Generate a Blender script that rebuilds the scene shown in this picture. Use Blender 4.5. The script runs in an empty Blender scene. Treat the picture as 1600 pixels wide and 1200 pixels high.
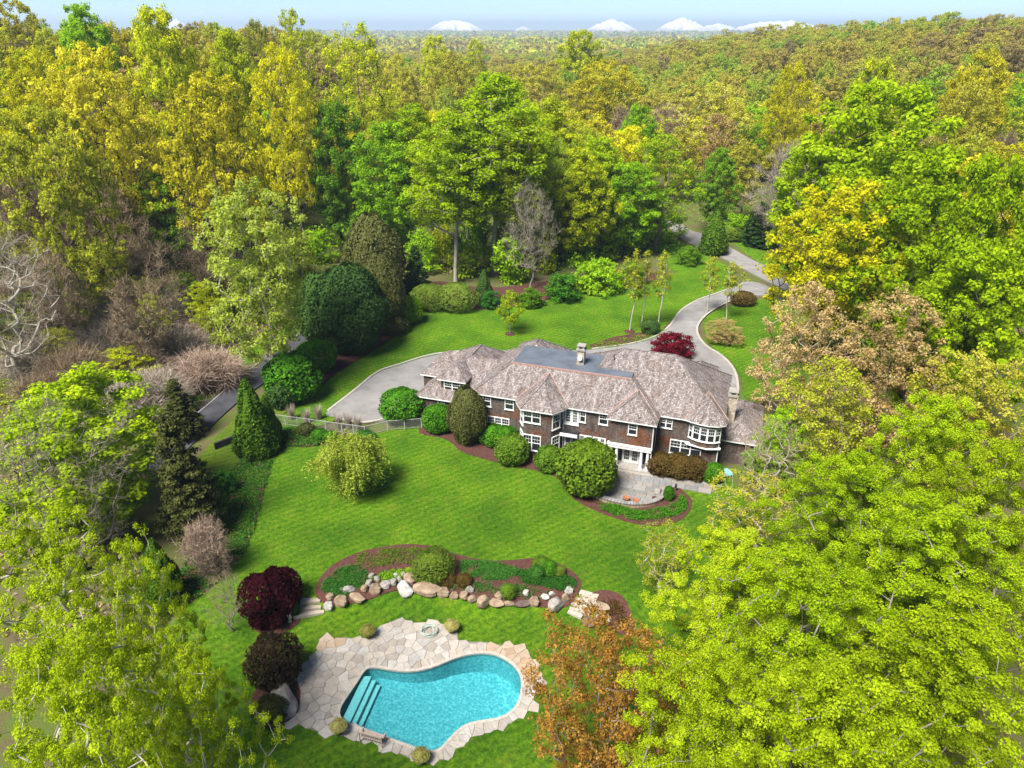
import bpy, math, random
import numpy as np
from mathutils import Vector, Matrix
from mathutils.geometry import delaunay_2d_cdt

# ------------------------------------------------------------------ camera, world, sun, exposure
sc = bpy.context.scene
COL = sc.collection
F = 1130.0
TH = math.atan(555 / F)
CAMZ = 40.0
cam = bpy.data.cameras.new('camera')
cam.sensor_width = 36.0
cam.lens = F / 1600 * 36.0
cam.clip_start = 0.5
cam.clip_end = 60000
cam_o = bpy.data.objects.new('camera', cam)
COL.objects.link(cam_o)
cam_o.location = (0, 0, CAMZ)
cam_o.rotation_euler = (math.pi / 2 - TH, 0, 0)
sc.camera = cam_o

SUN_DIR = Vector((-0.64, -0.77, 0)).normalized()
SUN_EL = math.radians(56)
wd = bpy.data.worlds.new('World')
sc.world = wd
wd.use_nodes = True
nt = wd.node_tree
for n in list(nt.nodes):
    nt.nodes.remove(n)
sky = nt.nodes.new('ShaderNodeTexSky')
sky.sky_type = 'NISHITA'
sky.sun_disc = False
sky.sun_elevation = SUN_EL
sky.sun_rotation = math.atan2(SUN_DIR.x, SUN_DIR.y)
sky.altitude = 4800
sky.air_density = 1.0
sky.dust_density = 0.2
sky.ozone_density = 4.0
bg = nt.nodes.new('ShaderNodeBackground')
bg.inputs['Strength'].default_value = 0.06
wo = nt.nodes.new('ShaderNodeOutputWorld')
nt.links.new(sky.outputs[0], bg.inputs[0])
nt.links.new(bg.outputs[0], wo.inputs[0])
sun = bpy.data.lights.new('sun', 'SUN')
sun.energy = 4.3
sun.angle = math.radians(24.0)
sun.color = (1.0, 0.955, 0.88)
sun_o = bpy.data.objects.new('sun', sun)
COL.objects.link(sun_o)
sv = Vector((SUN_DIR.x * math.cos(SUN_EL), SUN_DIR.y * math.cos(SUN_EL), math.sin(SUN_EL)))
sun_o.rotation_euler = sv.to_track_quat('Z', 'Y').to_euler()
sun_o.location = sv * 200
sc.view_settings.view_transform = 'Standard'
sc.view_settings.look = 'None'
sc.view_settings.gamma = 1.0
sc.view_settings.exposure = 1.5
sc.view_settings.use_curve_mapping = False
cy = sc.cycles
cy.max_bounces = 6
cy.diffuse_bounces = 4
cy.glossy_bounces = 2
cy.transmission_bounces = 4
cy.transparent_max_bounces = 6
cy.volume_bounces = 0
cy.use_denoising = True
cy.caustics_reflective = False
cy.caustics_refractive = False
cy.sample_clamp_indirect = 6

# ------------------------------------------------------------------ small maths
def sstep(a, b, x):
    t = np.clip((x - a) / (b - a), 0, 1)
    return t * t * (3 - 2 * t)

def hgt(x, y):
    """terrain height in metres at ground position x, y"""
    x = np.asarray(x, float); y = np.asarray(y, float)
    z = 0 * x
    # wooded hillside on the left, ridge on the far right
    z = z + 18 * sstep(-36, -100, x) * (0.25 + 0.75 * sstep(60, 130, y)) * (1 - sstep(330, 520, y))
    z = z + 23 * sstep(35, 240, x) * sstep(120, 300, y) * (1 - sstep(650, 1000, y))
    z = z + 2.5 * sstep(34, 70, x) * sstep(40, 80, y) * (1 - sstep(100, 130, y))
    # shallow valley beyond the wood, low rises far off
    z = z - 8 * sstep(420, 900, y)
    z = z + 9 * np.sin(x / 710 + 1.3) * np.sin(y / 930) * sstep(900, 2000, y)
    z = z + 26 * sstep(3600, 6500, y) * (0.65 + 0.35 * np.sin(x / 900 + y / 1500))
    # lower terrace with the pool
    y0 = 43.3 + 0.25 * np.sin(x * 0.5)
    w = 1.0 + 3.0 * sstep(-16, -24, x) + 3.0 * sstep(9, 16, x)
    z = z - 1.0 * (1 - sstep(-1, 1, (y - y0) / w))
    # soft unevenness in the woods only
    wood = np.maximum(sstep(-30, -55, x), np.maximum(sstep(45, 70, x), sstep(125, 150, y)))
    z = z + wood * 0.5 * (np.sin(x * 0.23 + 1) * np.cos(y * 0.19) + 0.5 * np.sin(x * 0.51 + y * 0.37))
    return z

def hz(x, y):
    return float(hgt(x, y))

def ray(px, py):
    u = (px - 800) / F; v = (py - 600) / F
    return Vector((u, math.cos(TH) - v * math.sin(TH), -math.sin(TH) - v * math.cos(TH)))

def T(px, py, dz=0.0):
    """ground point seen at pixel px, py of the 1600 x 1200 photograph"""
    d = ray(px, py); z = 0.0
    for _ in range(40):
        t = (z - CAMZ) / d.z
        z += 0.5 * (hz(d.x * t, d.y * t) + dz - z)
    t = (z - CAMZ) / d.z
    return Vector((d.x * t, d.y * t, z))

def TZ(px, py, z):
    d = ray(px, py); t = (z - CAMZ) / d.z
    return Vector((d.x * t, d.y * t, z))

def proj(p):
    d = p[2] - CAMZ
    zc = p[1] * math.cos(TH) - d * math.sin(TH)
    yc = -(p[1] * math.sin(TH) + d * math.cos(TH))
    return 800 + F * p[0] / zc, 600 + F * yc / zc, zc

def inside(poly, x, y):
    c = False; n = len(poly); j = n - 1
    for i in range(n):
        xi, yi = poly[i][0], poly[i][1]; xj, yj = poly[j][0], poly[j][1]
        if (yi > y) != (yj > y) and x < (xj - xi) * (y - yi) / (yj - yi) + xi:
            c = not c
        j = i
    return c

def inside_np(poly, X, Y):
    c = np.zeros(X.shape, bool); n = len(poly); j = n - 1
    for i in range(n):
        xi, yi = poly[i][0], poly[i][1]; xj, yj = poly[j][0], poly[j][1]
        if yi != yj:
            c ^= ((yi > Y) != (yj > Y)) & (X < (xj - xi) * (Y - yi) / (yj - yi) + xi)
        j = i
    return c

def smooth_loop(pts, n=3, closed=True):
    """Catmull-Rom through the points"""
    out = []; m = len(pts)
    for i in range(m if closed else m - 1):
        if closed:
            p0, p1, p2, p3 = (pts[(i + k - 1) % m] for k in range(4))
        else:
            p0, p1, p2, p3 = (pts[min(max(i + k - 1, 0), m - 1)] for k in range(4))
        for k in range(n):
            t = k / n
            out.append(tuple(0.5 * ((2 * p1[a]) + (-p0[a] + p2[a]) * t + (2 * p0[a] - 5 * p1[a] + 4 * p2[a] - p3[a]) * t * t
                       + (-p0[a] + 3 * p1[a] - 3 * p2[a] + p3[a]) * t ** 3) for a in range(2)))
    if not closed:
        out.append(tuple(pts[-1][:2]))
    return out

# ------------------------------------------------------------------ objects
def empty(name, loc=(0, 0, 0), rz=0.0):
    o = bpy.data.objects.new(name, None)
    o.empty_display_size = 0.2
    COL.objects.link(o)
    o.location = loc; o.rotation_euler = (0, 0, rz)
    return o

def tag(o, label, cat, group=None):
    o['label'] = label; o['category'] = cat
    if group: o['group'] = group
    return o

def obj(name, me, mat=None, parent=None, loc=None, kind=None):
    o = bpy.data.objects.new(name, me)
    COL.objects.link(o)
    if parent is not None: o.parent = parent
    if loc is not None: o.location = loc
    if mat is not None:
        if not me.materials: me.materials.append(mat)
        elif me.materials[0] is not mat:
            o.material_slots[0].link = 'OBJECT'; o.material_slots[0].material = mat
    if kind: o['kind'] = kind
    return o

def mesh_np(name, V, Fc, attr=None, smooth=False):
    V = np.asarray(V, np.float32); Fc = np.asarray(Fc, np.int32)
    me = bpy.data.meshes.new(name)
    k = Fc.shape[1]; n = len(Fc)
    me.vertices.add(len(V)); me.vertices.foreach_set('co', V.ravel())
    me.loops.add(n * k); me.loops.foreach_set('vertex_index', Fc.ravel())
    me.polygons.add(n); me.polygons.foreach_set('loop_start', np.arange(0, n * k, k, dtype=np.int32))
    if smooth: me.polygons.foreach_set('use_smooth', np.ones(n, bool))
    me.update(calc_edges=True)
    if attr is not None:
        for nm, a in attr.items():
            at = me.attributes.new(nm, 'FLOAT', 'FACE')
            at.data.foreach_set('value', np.asarray(a, np.float32))
    return me

class MB:
    """collects polygons; build() makes ONE mesh with planar UVs in metres"""
    def __init__(s): s.v = []; s.f = []
    def poly(s, pts):
        b = len(s.v); s.v += [tuple(p) for p in pts]; s.f.append(tuple(range(b, b + len(pts)))); return s
    def hexa(s, c):   # 8 corners: bottom 4 ccw, top 4 ccw
        b = len(s.v); s.v += [tuple(p) for p in c]
        for q in ((3, 2, 1, 0), (4, 5, 6, 7), (0, 1, 5, 4), (1, 2, 6, 5), (2, 3, 7, 6), (3, 0, 4, 7)):
            s.f.append(tuple(b + i for i in q))
        return s
    def box(s, x0, x1, y0, y1, z0, z1):
        return s.hexa([(x0, y0, z0), (x1, y0, z0), (x1, y1, z0), (x0, y1, z0), (x0, y0, z1), (x1, y0, z1), (x1, y1, z1), (x0, y1, z1)])
    def prism(s, poly, z0, z1):
        n = len(poly); b = len(s.v)
        s.v += [(p[0], p[1], z0) for p in poly] + [(p[0], p[1], z1) for p in poly]
        s.f.append(tuple(b + i for i in reversed(range(n)))); s.f.append(tuple(b + n + i for i in range(n)))
        for i in range(n):
            j = (i + 1) % n; s.f.append((b + i, b + j, b + n + j, b + n + i))
        return s
    def lathe(s, prof, n=12, c=(0, 0)):
        b = len(s.v)
        for r, z in prof:
            for k in range(n):
                a = 2 * math.pi * k / n; s.v.append((c[0] + r * math.cos(a), c[1] + r * math.sin(a), z))
        for i in range(len(prof) - 1):
            for k in range(n):
                k2 = (k + 1) % n
                s.f.append((b + i * n + k, b + i * n + k2, b + (i + 1) * n + k2, b + (i + 1) * n + k))
        s.f.append(tuple(b + k for k in reversed(range(n)))); s.f.append(tuple(b + (len(prof) - 1) * n + k for k in range(n)))
        return s
    def tube(s, pts, r, n=6):
        b = len(s.v); pts = [Vector(p) for p in pts]
        for i, p in enumerate(pts):
            t = (pts[min(i + 1, len(pts) - 1)] - pts[max(i - 1, 0)]).normalized()
            u = t.orthogonal().normalized() if abs(t.z) > .9 else t.cross(Vector((0, 0, 1))).normalized()
            w = t.cross(u); rr = r[i] if isinstance(r, (list, tuple)) else r
            for k in range(n):
                a = 2 * math.pi * k / n; s.v.append(tuple(p + (u * math.cos(a) + w * math.sin(a)) * rr))
        for i in range(len(pts) - 1):
            for k in range(n):
                k2 = (k + 1) % n
                s.f.append((b + i * n + k, b + i * n + k2, b + (i + 1) * n + k2, b + (i + 1) * n + k))
        return s
    def mesh(s, name, smooth=False, uv=True):
        me = bpy.data.meshes.new(name); me.from_pydata(s.v, [], s.f); me.update()
        if uv:
            l = me.uv_layers.new(name='uv')
            for p in me.polygons:
                n = p.normal; t = Vector((0, 0, 1)).cross(n)
                t = Vector((1, 0, 0)) if t.length < 1e-3 else t.normalized()
                bt = n.cross(t)
                for li in p.loop_indices:
                    c = me.vertices[me.loops[li].vertex_index].co
                    l.data[li].uv = (c.dot(t), c.dot(bt))
        if smooth:
            for p in me.polygons: p.use_smooth = True
        return me
    def build(s, name, mat, parent=None, loc=None, kind=None, smooth=False):
        return obj(name, s.mesh(name, smooth), mat, parent, loc, kind)

# ------------------------------------------------------------------ materials
MATS = {}
class NT:
    def __init__(s, m): s.t = m.node_tree
    def n(s, typ, ins=None, **kw):
        nd = s.t.nodes.new('ShaderNode' + typ)
        for k, v in kw.items(): setattr(nd, k, v)
        for k, v in (ins or {}).items():
            if isinstance(v, bpy.types.NodeSocket): s.t.links.new(v, nd.inputs[k])
            else: nd.inputs[k].default_value = v
        return nd
    def ramp(s, fac, stops, interp='LINEAR'):
        nd = s.t.nodes.new('ShaderNodeValToRGB'); nd.color_ramp.interpolation = interp
        e = nd.color_ramp.elements
        while len(e) < len(stops): e.new(0.5)
        for el, (p, c) in zip(e, stops): el.position = p; el.color = (*c, 1)
        s.t.links.new(fac, nd.inputs[0]); return nd.outputs[0]
    def mix(s, fac, a, b, typ='MIX'):
        nd = s.t.nodes.new('ShaderNodeMix'); nd.data_type = 'RGBA'; nd.blend_type = typ
        for i, v in ((0, fac), (6, a), (7, b)):
            if isinstance(v, bpy.types.NodeSocket): s.t.links.new(v, nd.inputs[i])
            else: nd.inputs[i].default_value = v if i == 0 else (*v, 1)
        return nd.outputs[2]
    def noise(s, scale, detail=4, rough=.6, vec=None, out=0):
        ins = {'Scale': scale, 'Detail': detail, 'Roughness': rough}
        if vec is not None: ins['Vector'] = vec
        return s.n('TexNoise', ins).outputs[out]

def newmat(name):
    m = bpy.data.materials.new(name); m.use_nodes = True
    for n in list(m.node_tree.nodes): m.node_tree.nodes.remove(n)
    MATS[name] = m
    return m, NT(m)

def finish(m, N, shader, disp=None):
    o = N.n('OutputMaterial'); N.t.links.new(shader, o.inputs[0])

def noisy(name, stops, scale=2.0, rough=.85, bump=.3, bscale=30, detail=6, coord='Object', spec=.2, stretch=None, bdist=.02):
    """noise-coloured Principled surface"""
    m, N = newmat(name)
    tc = N.n('TexCoord').outputs[coord] if coord != 'World' else N.n('NewGeometry').outputs['Position']
    if stretch:
        tc = N.n('Mapping', {'Vector': tc, 'Scale': stretch}).outputs[0]
    col = N.ramp(N.noise(scale, detail, .65, tc), stops)
    b = N.n('BsdfPrincipled', {'Base Color': col, 'Roughness': rough, 'Specular IOR Level': spec})
    if bump:
        bp = N.n('Bump', {'Strength': bump, 'Distance': bdist, 'Height': N.noise(bscale, 4, .7, tc)})
        N.t.links.new(bp.outputs[0], b.inputs['Normal'])
    finish(m, N, b.outputs[0])
    return m

def leafmat(name, dark, mid, lite, trans=.38, objvar=.25):
    """leaf: diffuse + translucent, colour varied per leaf (attribute v) and per plant"""
    m, N = newmat(name)
    a = N.n('Attribute', attribute_name='v').outputs['Fac']
    r = N.n('ObjectInfo').outputs['Random']
    x = N.n('MapRange', {'Value': r, 'To Min': -objvar, 'To Max': objvar}).outputs[0]
    f = N.n('Math', {0: a, 1: x}, operation='ADD', use_clamp=True).outputs[0]
    col = N.ramp(f, [(0, dark), (.5, mid), (1, lite)])
    d = N.n('BsdfDiffuse', {'Color': col}); t = N.n('BsdfTranslucent', {'Color': col})
    mx = N.n('MixShader', {0: trans, 1: d.outputs[0], 2: t.outputs[0]})
    finish(m, N, mx.outputs[0])
    return m
# ------------------------------------------------------------------ surface materials
noisy('forest_floor', [(.25, (.05, .042, .02)), (.42, (.095, .078, .04)), (.55, (.08, .10, .022)), (.75, (.06, .12, .016))], .35, .95, .6, 6, 9, 'World', .1, bdist=.15)
noisy('mulch', [(.3, (.035, .016, .013)), (.5, (.075, .034, .028)), (.7, (.12, .06, .045))], 9, .95, .8, 25, 6, 'World', .05, bdist=.05)
noisy('drive', [(.28, (.115, .108, .104)), (.45, (.175, .168, .162)), (.55, (.195, .187, .181)), (.72, (.26, .25, .243))], .32, .9, .2, 60, 10, 'World', .2)
noisy('asphalt', [(.3, (.028, .028, .033)), (.5, (.042, .042, .049)), (.7, (.06, .06, .067))], .6, .85, .25, 50, 10, 'World', .25)
noisy('old_road', [(.3, (.15, .14, .136)), (.5, (.19, .18, .174)), (.72, (.24, .228, .22))], .4, .9, .25, 40, 10, 'World', .2)
noisy('kerb_stone', [(.35, (.24, .22, .19)), (.65, (.38, .35, .31))], 5, .9, .5, 12, 4, 'World', .2)
noisy('mortar', [(.3, (.13, .115, .10)), (.7, (.20, .18, .155))], 6, .95, .3, 40, 4, 'World', .1)

def lawnmat(name, a, b, c, dry=(.16, .17, .03)):
    m, N = newmat(name)
    p = N.n('NewGeometry').outputs['Position']
    fine = N.noise(3.2, 10, .82, p)
    big = N.noise(.16, 4, .6, p)
    col = N.ramp(fine, [(.36, a), (.49, b), (.63, c)])
    drym = N.ramp(N.noise(.75, 7, .72, p), [(.50, (0, 0, 0)), (.68, (1, 1, 1))])
    col = N.mix(N.n('Math', {0: drym, 1: .5}, operation='MULTIPLY').outputs[0], col, dry)
    wv = N.n('TexWave', {'Vector': N.n('Mapping', {'Vector': p, 'Rotation': (0, 0, .95)}).outputs[0], 'Scale': .42, 'Distortion': .6, 'Detail': 1.0})
    col = N.mix(1.0, col, N.ramp(wv.outputs[1], [(.3, (.86, .90, .92)), (.7, (1.09, 1.06, 1.0))]), 'MULTIPLY')
    bigm = N.ramp(big, [(.35, (.62, .72, .7)), (.62, (1.15, 1.08, 1.0))])
    col = N.mix(1.0, col, bigm, 'MULTIPLY')
    b_ = N.n('BsdfPrincipled', {'Base Color': col, 'Roughness': .9, 'Specular IOR Level': .12})
    h = N.n('Math', {0: N.noise(16, 5, .8, p), 1: N.noise(2.2, 5, .7, p)}, operation='ADD').outputs[0]
    bp = N.n('Bump', {'Strength': 1.0, 'Distance': .2, 'Height': h})
    N.t.links.new(bp.outputs[0], b_.inputs['Normal'])
    finish(m, N, b_.outputs[0])
    return m
lawnmat('lawn', (.024, .080, .003), (.074, .185, .005), (.165, .285, .010), (.19, .225, .022))
lawnmat('verge', (.04, .085, .006), (.09, .16, .010), (.16, .22, .02), (.20, .20, .04))

def resample(loop, step, closed=True):
    out = []
    n = len(loop)
    for i in range(n if closed else n - 1):
        a = Vector(loop[i][:2]); b = Vector(loop[(i + 1) % n][:2])
        k = max(1, int((b - a).length / step + .5))
        for j in range(k): out.append(tuple(a.lerp(b, j / k)))
    if not closed: out.append(tuple(loop[-1][:2]))
    return out

def drape(name, loop, off, mat, step=1.0, holes=(), kind='structure', parent=None, skirt=.2, zf=None):
    """a sheet over the terrain inside the loop, with its edge turned down"""
    loop = resample(loop, step)
    area = sum(loop[i][0] * loop[(i + 1) % len(loop)][1] - loop[(i + 1) % len(loop)][0] * loop[i][1] for i in range(len(loop)))
    if area < 0: loop = loop[::-1]
    xs = [p[0] for p in loop]; ys = [p[1] for p in loop]
    gx, gy = np.meshgrid(np.arange(min(xs) + step / 2, max(xs), step), np.arange(min(ys) + step / 2, max(ys), step))
    gx = gx.ravel(); gy = gy.ravel()
    k = inside_np(loop, gx, gy); gx = gx[k]; gy = gy[k]
    hl = [resample(h, step) for h in holes]
    V = [Vector(p) for p in loop]; E_ = [(i, (i + 1) % len(loop)) for i in range(len(loop))]
    for h in hl:
        b = len(V); V += [Vector(p) for p in h]; E_ += [(b + i, b + (i + 1) % len(h)) for i in range(len(h))]
        kk = ~inside_np(h, gx, gy); gx = gx[kk]; gy = gy[kk]
    V += [Vector((a, b)) for a, b in zip(gx, gy)]
    vs, es, fs, _, _, _ = delaunay_2d_cdt(V, E_, [], 1, 1e-5)
    P = np.array([(v.x, v.y) for v in vs]); fs = [f for f in fs]
    ctr = np.array([P[list(f)].mean(0) for f in fs])
    keep = inside_np(loop, ctr[:, 0], ctr[:, 1])
    for h in hl: keep &= ~inside_np(h, ctr[:, 0], ctr[:, 1])
    fs = [f for f, q in zip(fs, keep) if q]
    z = (hgt(P[:, 0], P[:, 1]) if zf is None else zf(P[:, 0], P[:, 1])) + off
    verts = [(p[0], p[1], q) for p, q in zip(P, z)]
    cnt = {}
    for f in fs:
        for a, b in zip(f, f[1:] + f[:1]): cnt[(a, b)] = 1
    faces = [tuple(f) for f in fs]; low = {}
    for (a, b) in list(cnt):
        if (b, a) not in cnt:
            for q in (a, b):
                if q not in low:
                    low[q] = len(verts); verts.append((verts[q][0], verts[q][1], verts[q][2] - skirt))
            faces.append((b, a, low[a], low[b]))
    me = bpy.data.meshes.new(name); me.from_pydata(verts, [], faces); me.update()
    o = obj(name, me, mat, parent)
    if kind: o['kind'] = kind
    return o

def gp(pts, n=3, closed=True):
    """pixel outline -> smooth ground outline"""
    return smooth_loop([tuple(T(*p)[:2]) for p in pts], n, closed)

def ribbon(line, w):
    L = [Vector(p) for p in line]; a = []; b = []
    for i, p in enumerate(L):
        t = (L[min(i + 1, len(L) - 1)] - L[max(i - 1, 0)]).normalized(); nrm = Vector((-t.y, t.x))
        ww = w(i / (len(L) - 1)) if callable(w) else w
        a.append(tuple(p + nrm * ww / 2)); b.append(tuple(p - nrm * ww / 2))
    return a + b[::-1]

# ------------------------------------------------------------------ outlines read off the photograph
c6 = lambda pts: [(400 + x / 3.3333, 950 + y / 3.3333) for x, y in pts]
POOL = gp(c6([(590, 312), (640, 312), (700, 322), (780, 330), (850, 325), (920, 308), (980, 285), (1040, 260), (1110, 242), (1180, 235), (1250, 245),
    (1310, 275), (1355, 315), (1380, 365), (1383, 420), (1370, 480), (1340, 530), (1290, 565), (1230, 582), (1160, 592), (1100, 608), (1060, 632),
    (1020, 670), (985, 710), (950, 740), (900, 748), (850, 735), (760, 705), (680, 675), (600, 645), (520, 618), (465, 595), (440, 570), (434, 540),
    (450, 500), (490, 440), (530, 380), (560, 335)]), 2)
DECK = gp(c6([(165, 560), (165, 530), (205, 480), (220, 450), (200, 400), (215, 340), (240, 300), (280, 265), (290, 235), (305, 215), (330, 180),
    (370, 155), (440, 140), (510, 150), (560, 152), (600, 135), (650, 115), (690, 85), (740, 70), (800, 65), (860, 62), (930, 70), (960, 90), (1000, 120),
    (1060, 150), (1120, 165), (1200, 165), (1290, 180), (1370, 210), (1420, 250), (1455, 290), (1480, 340), (1490, 400), (1490, 450), (1470, 500),
    (1420, 560), (1330, 620), (1220, 655), (1150, 675), (1100, 715), (1050, 745), (1000, 780), (940, 812), (880, 825), (800, 805), (740, 775), (690, 740),
    (640, 720), (560, 698), (500, 682), (430, 665), (340, 665), (270, 650), (200, 625), (172, 595)]), 2)
LAWN = gp([(487, 698), (450, 698), (430, 712), (420, 735), (411, 775), (398, 820), (378, 868), (345, 905), (300, 940), (265, 985), (250, 1060), (230, 1150),
    (220, 1250), (420, 1300), (700, 1300), (950, 1290), (1090, 1200), (1150, 1080), (1170, 960), (1180, 860), (1170, 790), (1140, 750), (1085, 735),
    (1030, 715), (960, 700), (880, 690), (800, 672), (740, 655), (690, 650), (655, 655), (610, 672), (560, 684), (520, 692)], 3)
BACK = gp([(420, 665), (470, 630), (520, 588), (570, 556), (610, 530), (640, 500), (662, 488), (700, 484), (745, 484), (800, 480), (870, 466), (930, 455),
    (985, 445), (1060, 425), (1110, 415), (1150, 440), (1120, 470), (1085, 500), (1060, 530), (1000, 560), (900, 575), (760, 560), (640, 590), (560, 640), (500, 665), (450, 672)], 3)
DRIVE = gp([(510, 645), (556, 610), (590, 583), (625, 571), (680, 555), (760, 548), (850, 549), (930, 546), (985, 538), (1025, 527), (1048, 508), (1064, 486), (1090, 470), (1115, 461), (1140, 452), (1165, 440),
    (1195, 445), (1215, 462), (1178, 461), (1140, 471), (1110, 487), (1092, 505), (1090, 522), (1103, 540), (1128, 556), (1147, 578), (1153, 605), (1148, 640), (1120, 660), (980, 640), (800, 620), (700, 620), (640, 650), (590, 658), (560, 660), (525, 652)], 3)
ROAD_C = gp([(985, 310), (1030, 335), (1090, 372), (1150, 404), (1210, 433), (1270, 460), (1350, 495), (1450, 540), (1560, 590)], 4, False)
LROAD_C = gp([(225, 740), (290, 680), (345, 630), (400, 590), (450, 553), (505, 512), (560, 470)], 4, False)
HOUSE_BED = gp([(655, 676), (690, 684), (708, 694), (722, 706), (760, 718), (800, 728), (840, 736), (868, 745), (885, 765), (905, 785), (950, 806), (1005, 821),
    (1050, 818), (1075, 803), (1081, 782), (1068, 768), (1050, 750), (1000, 735), (900, 715), (800, 690), (740, 668), (700, 655), (665, 655)], 3)
ROCK_BED = gp([(493, 928), (500, 905), (522, 882), (560, 864), (600, 855), (640, 851), (680, 855), (718, 868), (760, 876), (800, 876), (840, 873), (875, 882), (900, 898), (908, 915), (892, 945), (860, 950),
    (800, 945), (740, 938), (690, 930), (640, 922), (610, 925), (575, 938), (540, 945), (510, 945)], 3)
IVY = gp([(487, 698), (450, 698), (430, 712), (420, 735), (411, 775), (398, 820), (378, 868), (345, 905), (300, 940), (260, 950), (290, 880), (330, 840),
    (345, 790), (360, 740), (395, 700), (440, 672), (480, 670), (520, 680)], 3)
BACK_BED = gp([(500, 605), (520, 588), (570, 556), (610, 530), (640, 500), (662, 488), (700, 484), (745, 484), (800, 480), (870, 466), (930, 455), (985, 445), (1030, 436),
    (1000, 420), (930, 425), (850, 440), (760, 450), (690, 440), (620, 450), (560, 500), (500, 560), (470, 600)], 3)
circ = lambda px, py, r, n=18: (lambda c: [(c.x + r * math.cos(6.2832 * i / n), c.y + r * math.sin(6.2832 * i / n)) for i in range(n)])(T(px, py))

# ------------------------------------------------------------------ the ground, one sheet out to the horizon
def axis(a, b, fine, c, d, mid, lo, hi):
    """fine steps in a..b, middling in c..d, growing outwards"""
    v = list(np.arange(a, b, fine)); x = v[-1] + fine
    while x < d: v.append(x); x += mid
    s = mid
    while x < hi: v.append(x); s *= 1.16; x += s
    v.append(hi); x = a - mid
    w = []
    while x > c: w.append(x); x -= mid
    s = mid
    while x > lo: w.append(x); s *= 1.16; x -= s
    w.append(lo)
    return np.array(w[::-1] + v)
gx = axis(-24, 16, .6, -130, 130, 2.2, -14000, 14000)
gy = axis(26, 58, .6, 2, 330, 2.2, -300, 14000)
X, Y = np.meshgrid(gx, gy)
Z = hgt(X, Y)
GARDEN = gp([(200, 1300), (230, 1000), (330, 850), (380, 720), (300, 700), (380, 600), (470, 560), (600, 440), (700, 430), (860, 430), (1000, 400), (1120, 400), (1250, 430), (1300, 520), (1250, 640), (1240, 760), (1220, 900), (1200, 1100), (1100, 1300)], 2)
Z = Z - np.where(inside_np(GARDEN, X, Y), .16, .06)
nx, ny = len(gx), len(gy)
idx = np.arange(nx * ny).reshape(ny, nx)
Fq = np.stack([idx[:-1, :-1], idx[:-1, 1:], idx[1:, 1:], idx[1:, :-1]], -1).reshape(-1, 4)
cx = ((X[:-1, :-1] + X[1:, 1:]) / 2).ravel(); cyy = ((Y[:-1, :-1] + Y[1:, 1:]) / 2).ravel()
pc = np.array(POOL).mean(0)
BIGPOOL = [(pc[0] + (p[0] - pc[0]) * 1.13, pc[1] + (p[1] - pc[1]) * 1.13) for p in POOL]
Fq = Fq[~inside_np(BIGPOOL, cx, cyy)]
obj('ground', mesh_np('ground', np.stack([X, Y, Z], -1).reshape(-1, 3), Fq, smooth=True), MATS['forest_floor'], kind='structure')

dc = np.array(DECK).mean(0)
DECK_IN = [(dc[0] + (p[0] - dc[0]) * .95, dc[1] + (p[1] - dc[1]) * .95) for p in DECK]
drape('lawn', LAWN, 0, MATS['lawn'], .55, [DECK_IN])
drape('lawn', BACK, 0, MATS['lawn'], 1.2)
drape('driveway', DRIVE, .03, MATS['drive'], 1.2)
drape('road', ribbon(ROAD_C, 5.2), .03, MATS['old_road'], 1.5)
drape('road', ribbon(LROAD_C, 3.6), .03, MATS['asphalt'], 1.2)
drape('grass_verge', gp([(290, 655), (320, 620), (370, 580), (430, 540), (480, 505), (440, 515), (385, 548), (330, 575), (300, 610), (270, 650)], 3), .0, MATS['lawn'], 1.2)
drape('grass_verge', gp([(290, 745), (330, 692), (365, 656), (410, 616), (445, 588), (475, 572), (485, 600), (450, 640), (425, 665), (405, 695), (380, 722), (340, 755), (305, 775)], 3), .0, MATS['verge'], 1.2)
drape('grass_verge', gp([(1040, 360), (1080, 388), (1130, 412), (1150, 425), (1120, 432), (1060, 425), (1030, 400)], 3), -.01, MATS['lawn'], 1.5)
drape('grass_verge', gp([(1125, 368), (1160, 378), (1215, 402), (1250, 430), (1220, 424), (1165, 396)], 3), .0, MATS['lawn'], 1.5)
drape('lawn', gp([(1100, 500), (1130, 482), (1180, 468), (1230, 475), (1290, 520), (1300, 580), (1250, 620), (1170, 625), (1158, 590), (1140, 560), (1110, 540)], 3), .0, MATS['lawn'], 1.3)
noisy('path_stone', [(.3, (.20, .18, .16)), (.7, (.31, .29, .26))], 3, .9, .3, 30, 5, 'World', .2)

def strip(name, line, w, off, mat, parent=None, kind='structure'):
    return drape(name, ribbon(resample(line, .8, False), w), off, mat, .8, kind=kind, parent=parent, skirt=.12)
n3 = lambda a: len(a)
strip('kerb', gp([(512, 642), (556, 608), (590, 581), (625, 569), (680, 553), (760, 546)], 3, False), .3, .09, MATS['kerb_stone'])
strip('kerb', gp([(925, 545), (985, 537), (1025, 525), (1048, 507), (1064, 485), (1090, 469), (1115, 460), (1140, 451)], 3, False), .3, .09, MATS['kerb_stone'])
strip('kerb', gp([(1178, 461), (1140, 471), (1110, 487), (1092, 505), (1090, 522), (1103, 540), (1128, 556), (1147, 578), (1153, 605), (1150, 630)], 3, False), .3, .09, MATS['kerb_stone'])
strip('kerb', gp([(524, 653), (560, 660), (590, 657), (610, 650), (640, 645)], 3, False), .3, .09, MATS['kerb_stone'])
strip('kerb', gp([(270, 678), (318, 638), (365, 598), (410, 563), (470, 520)], 3, False), .12, .06, MATS['kerb_stone'])

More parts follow.
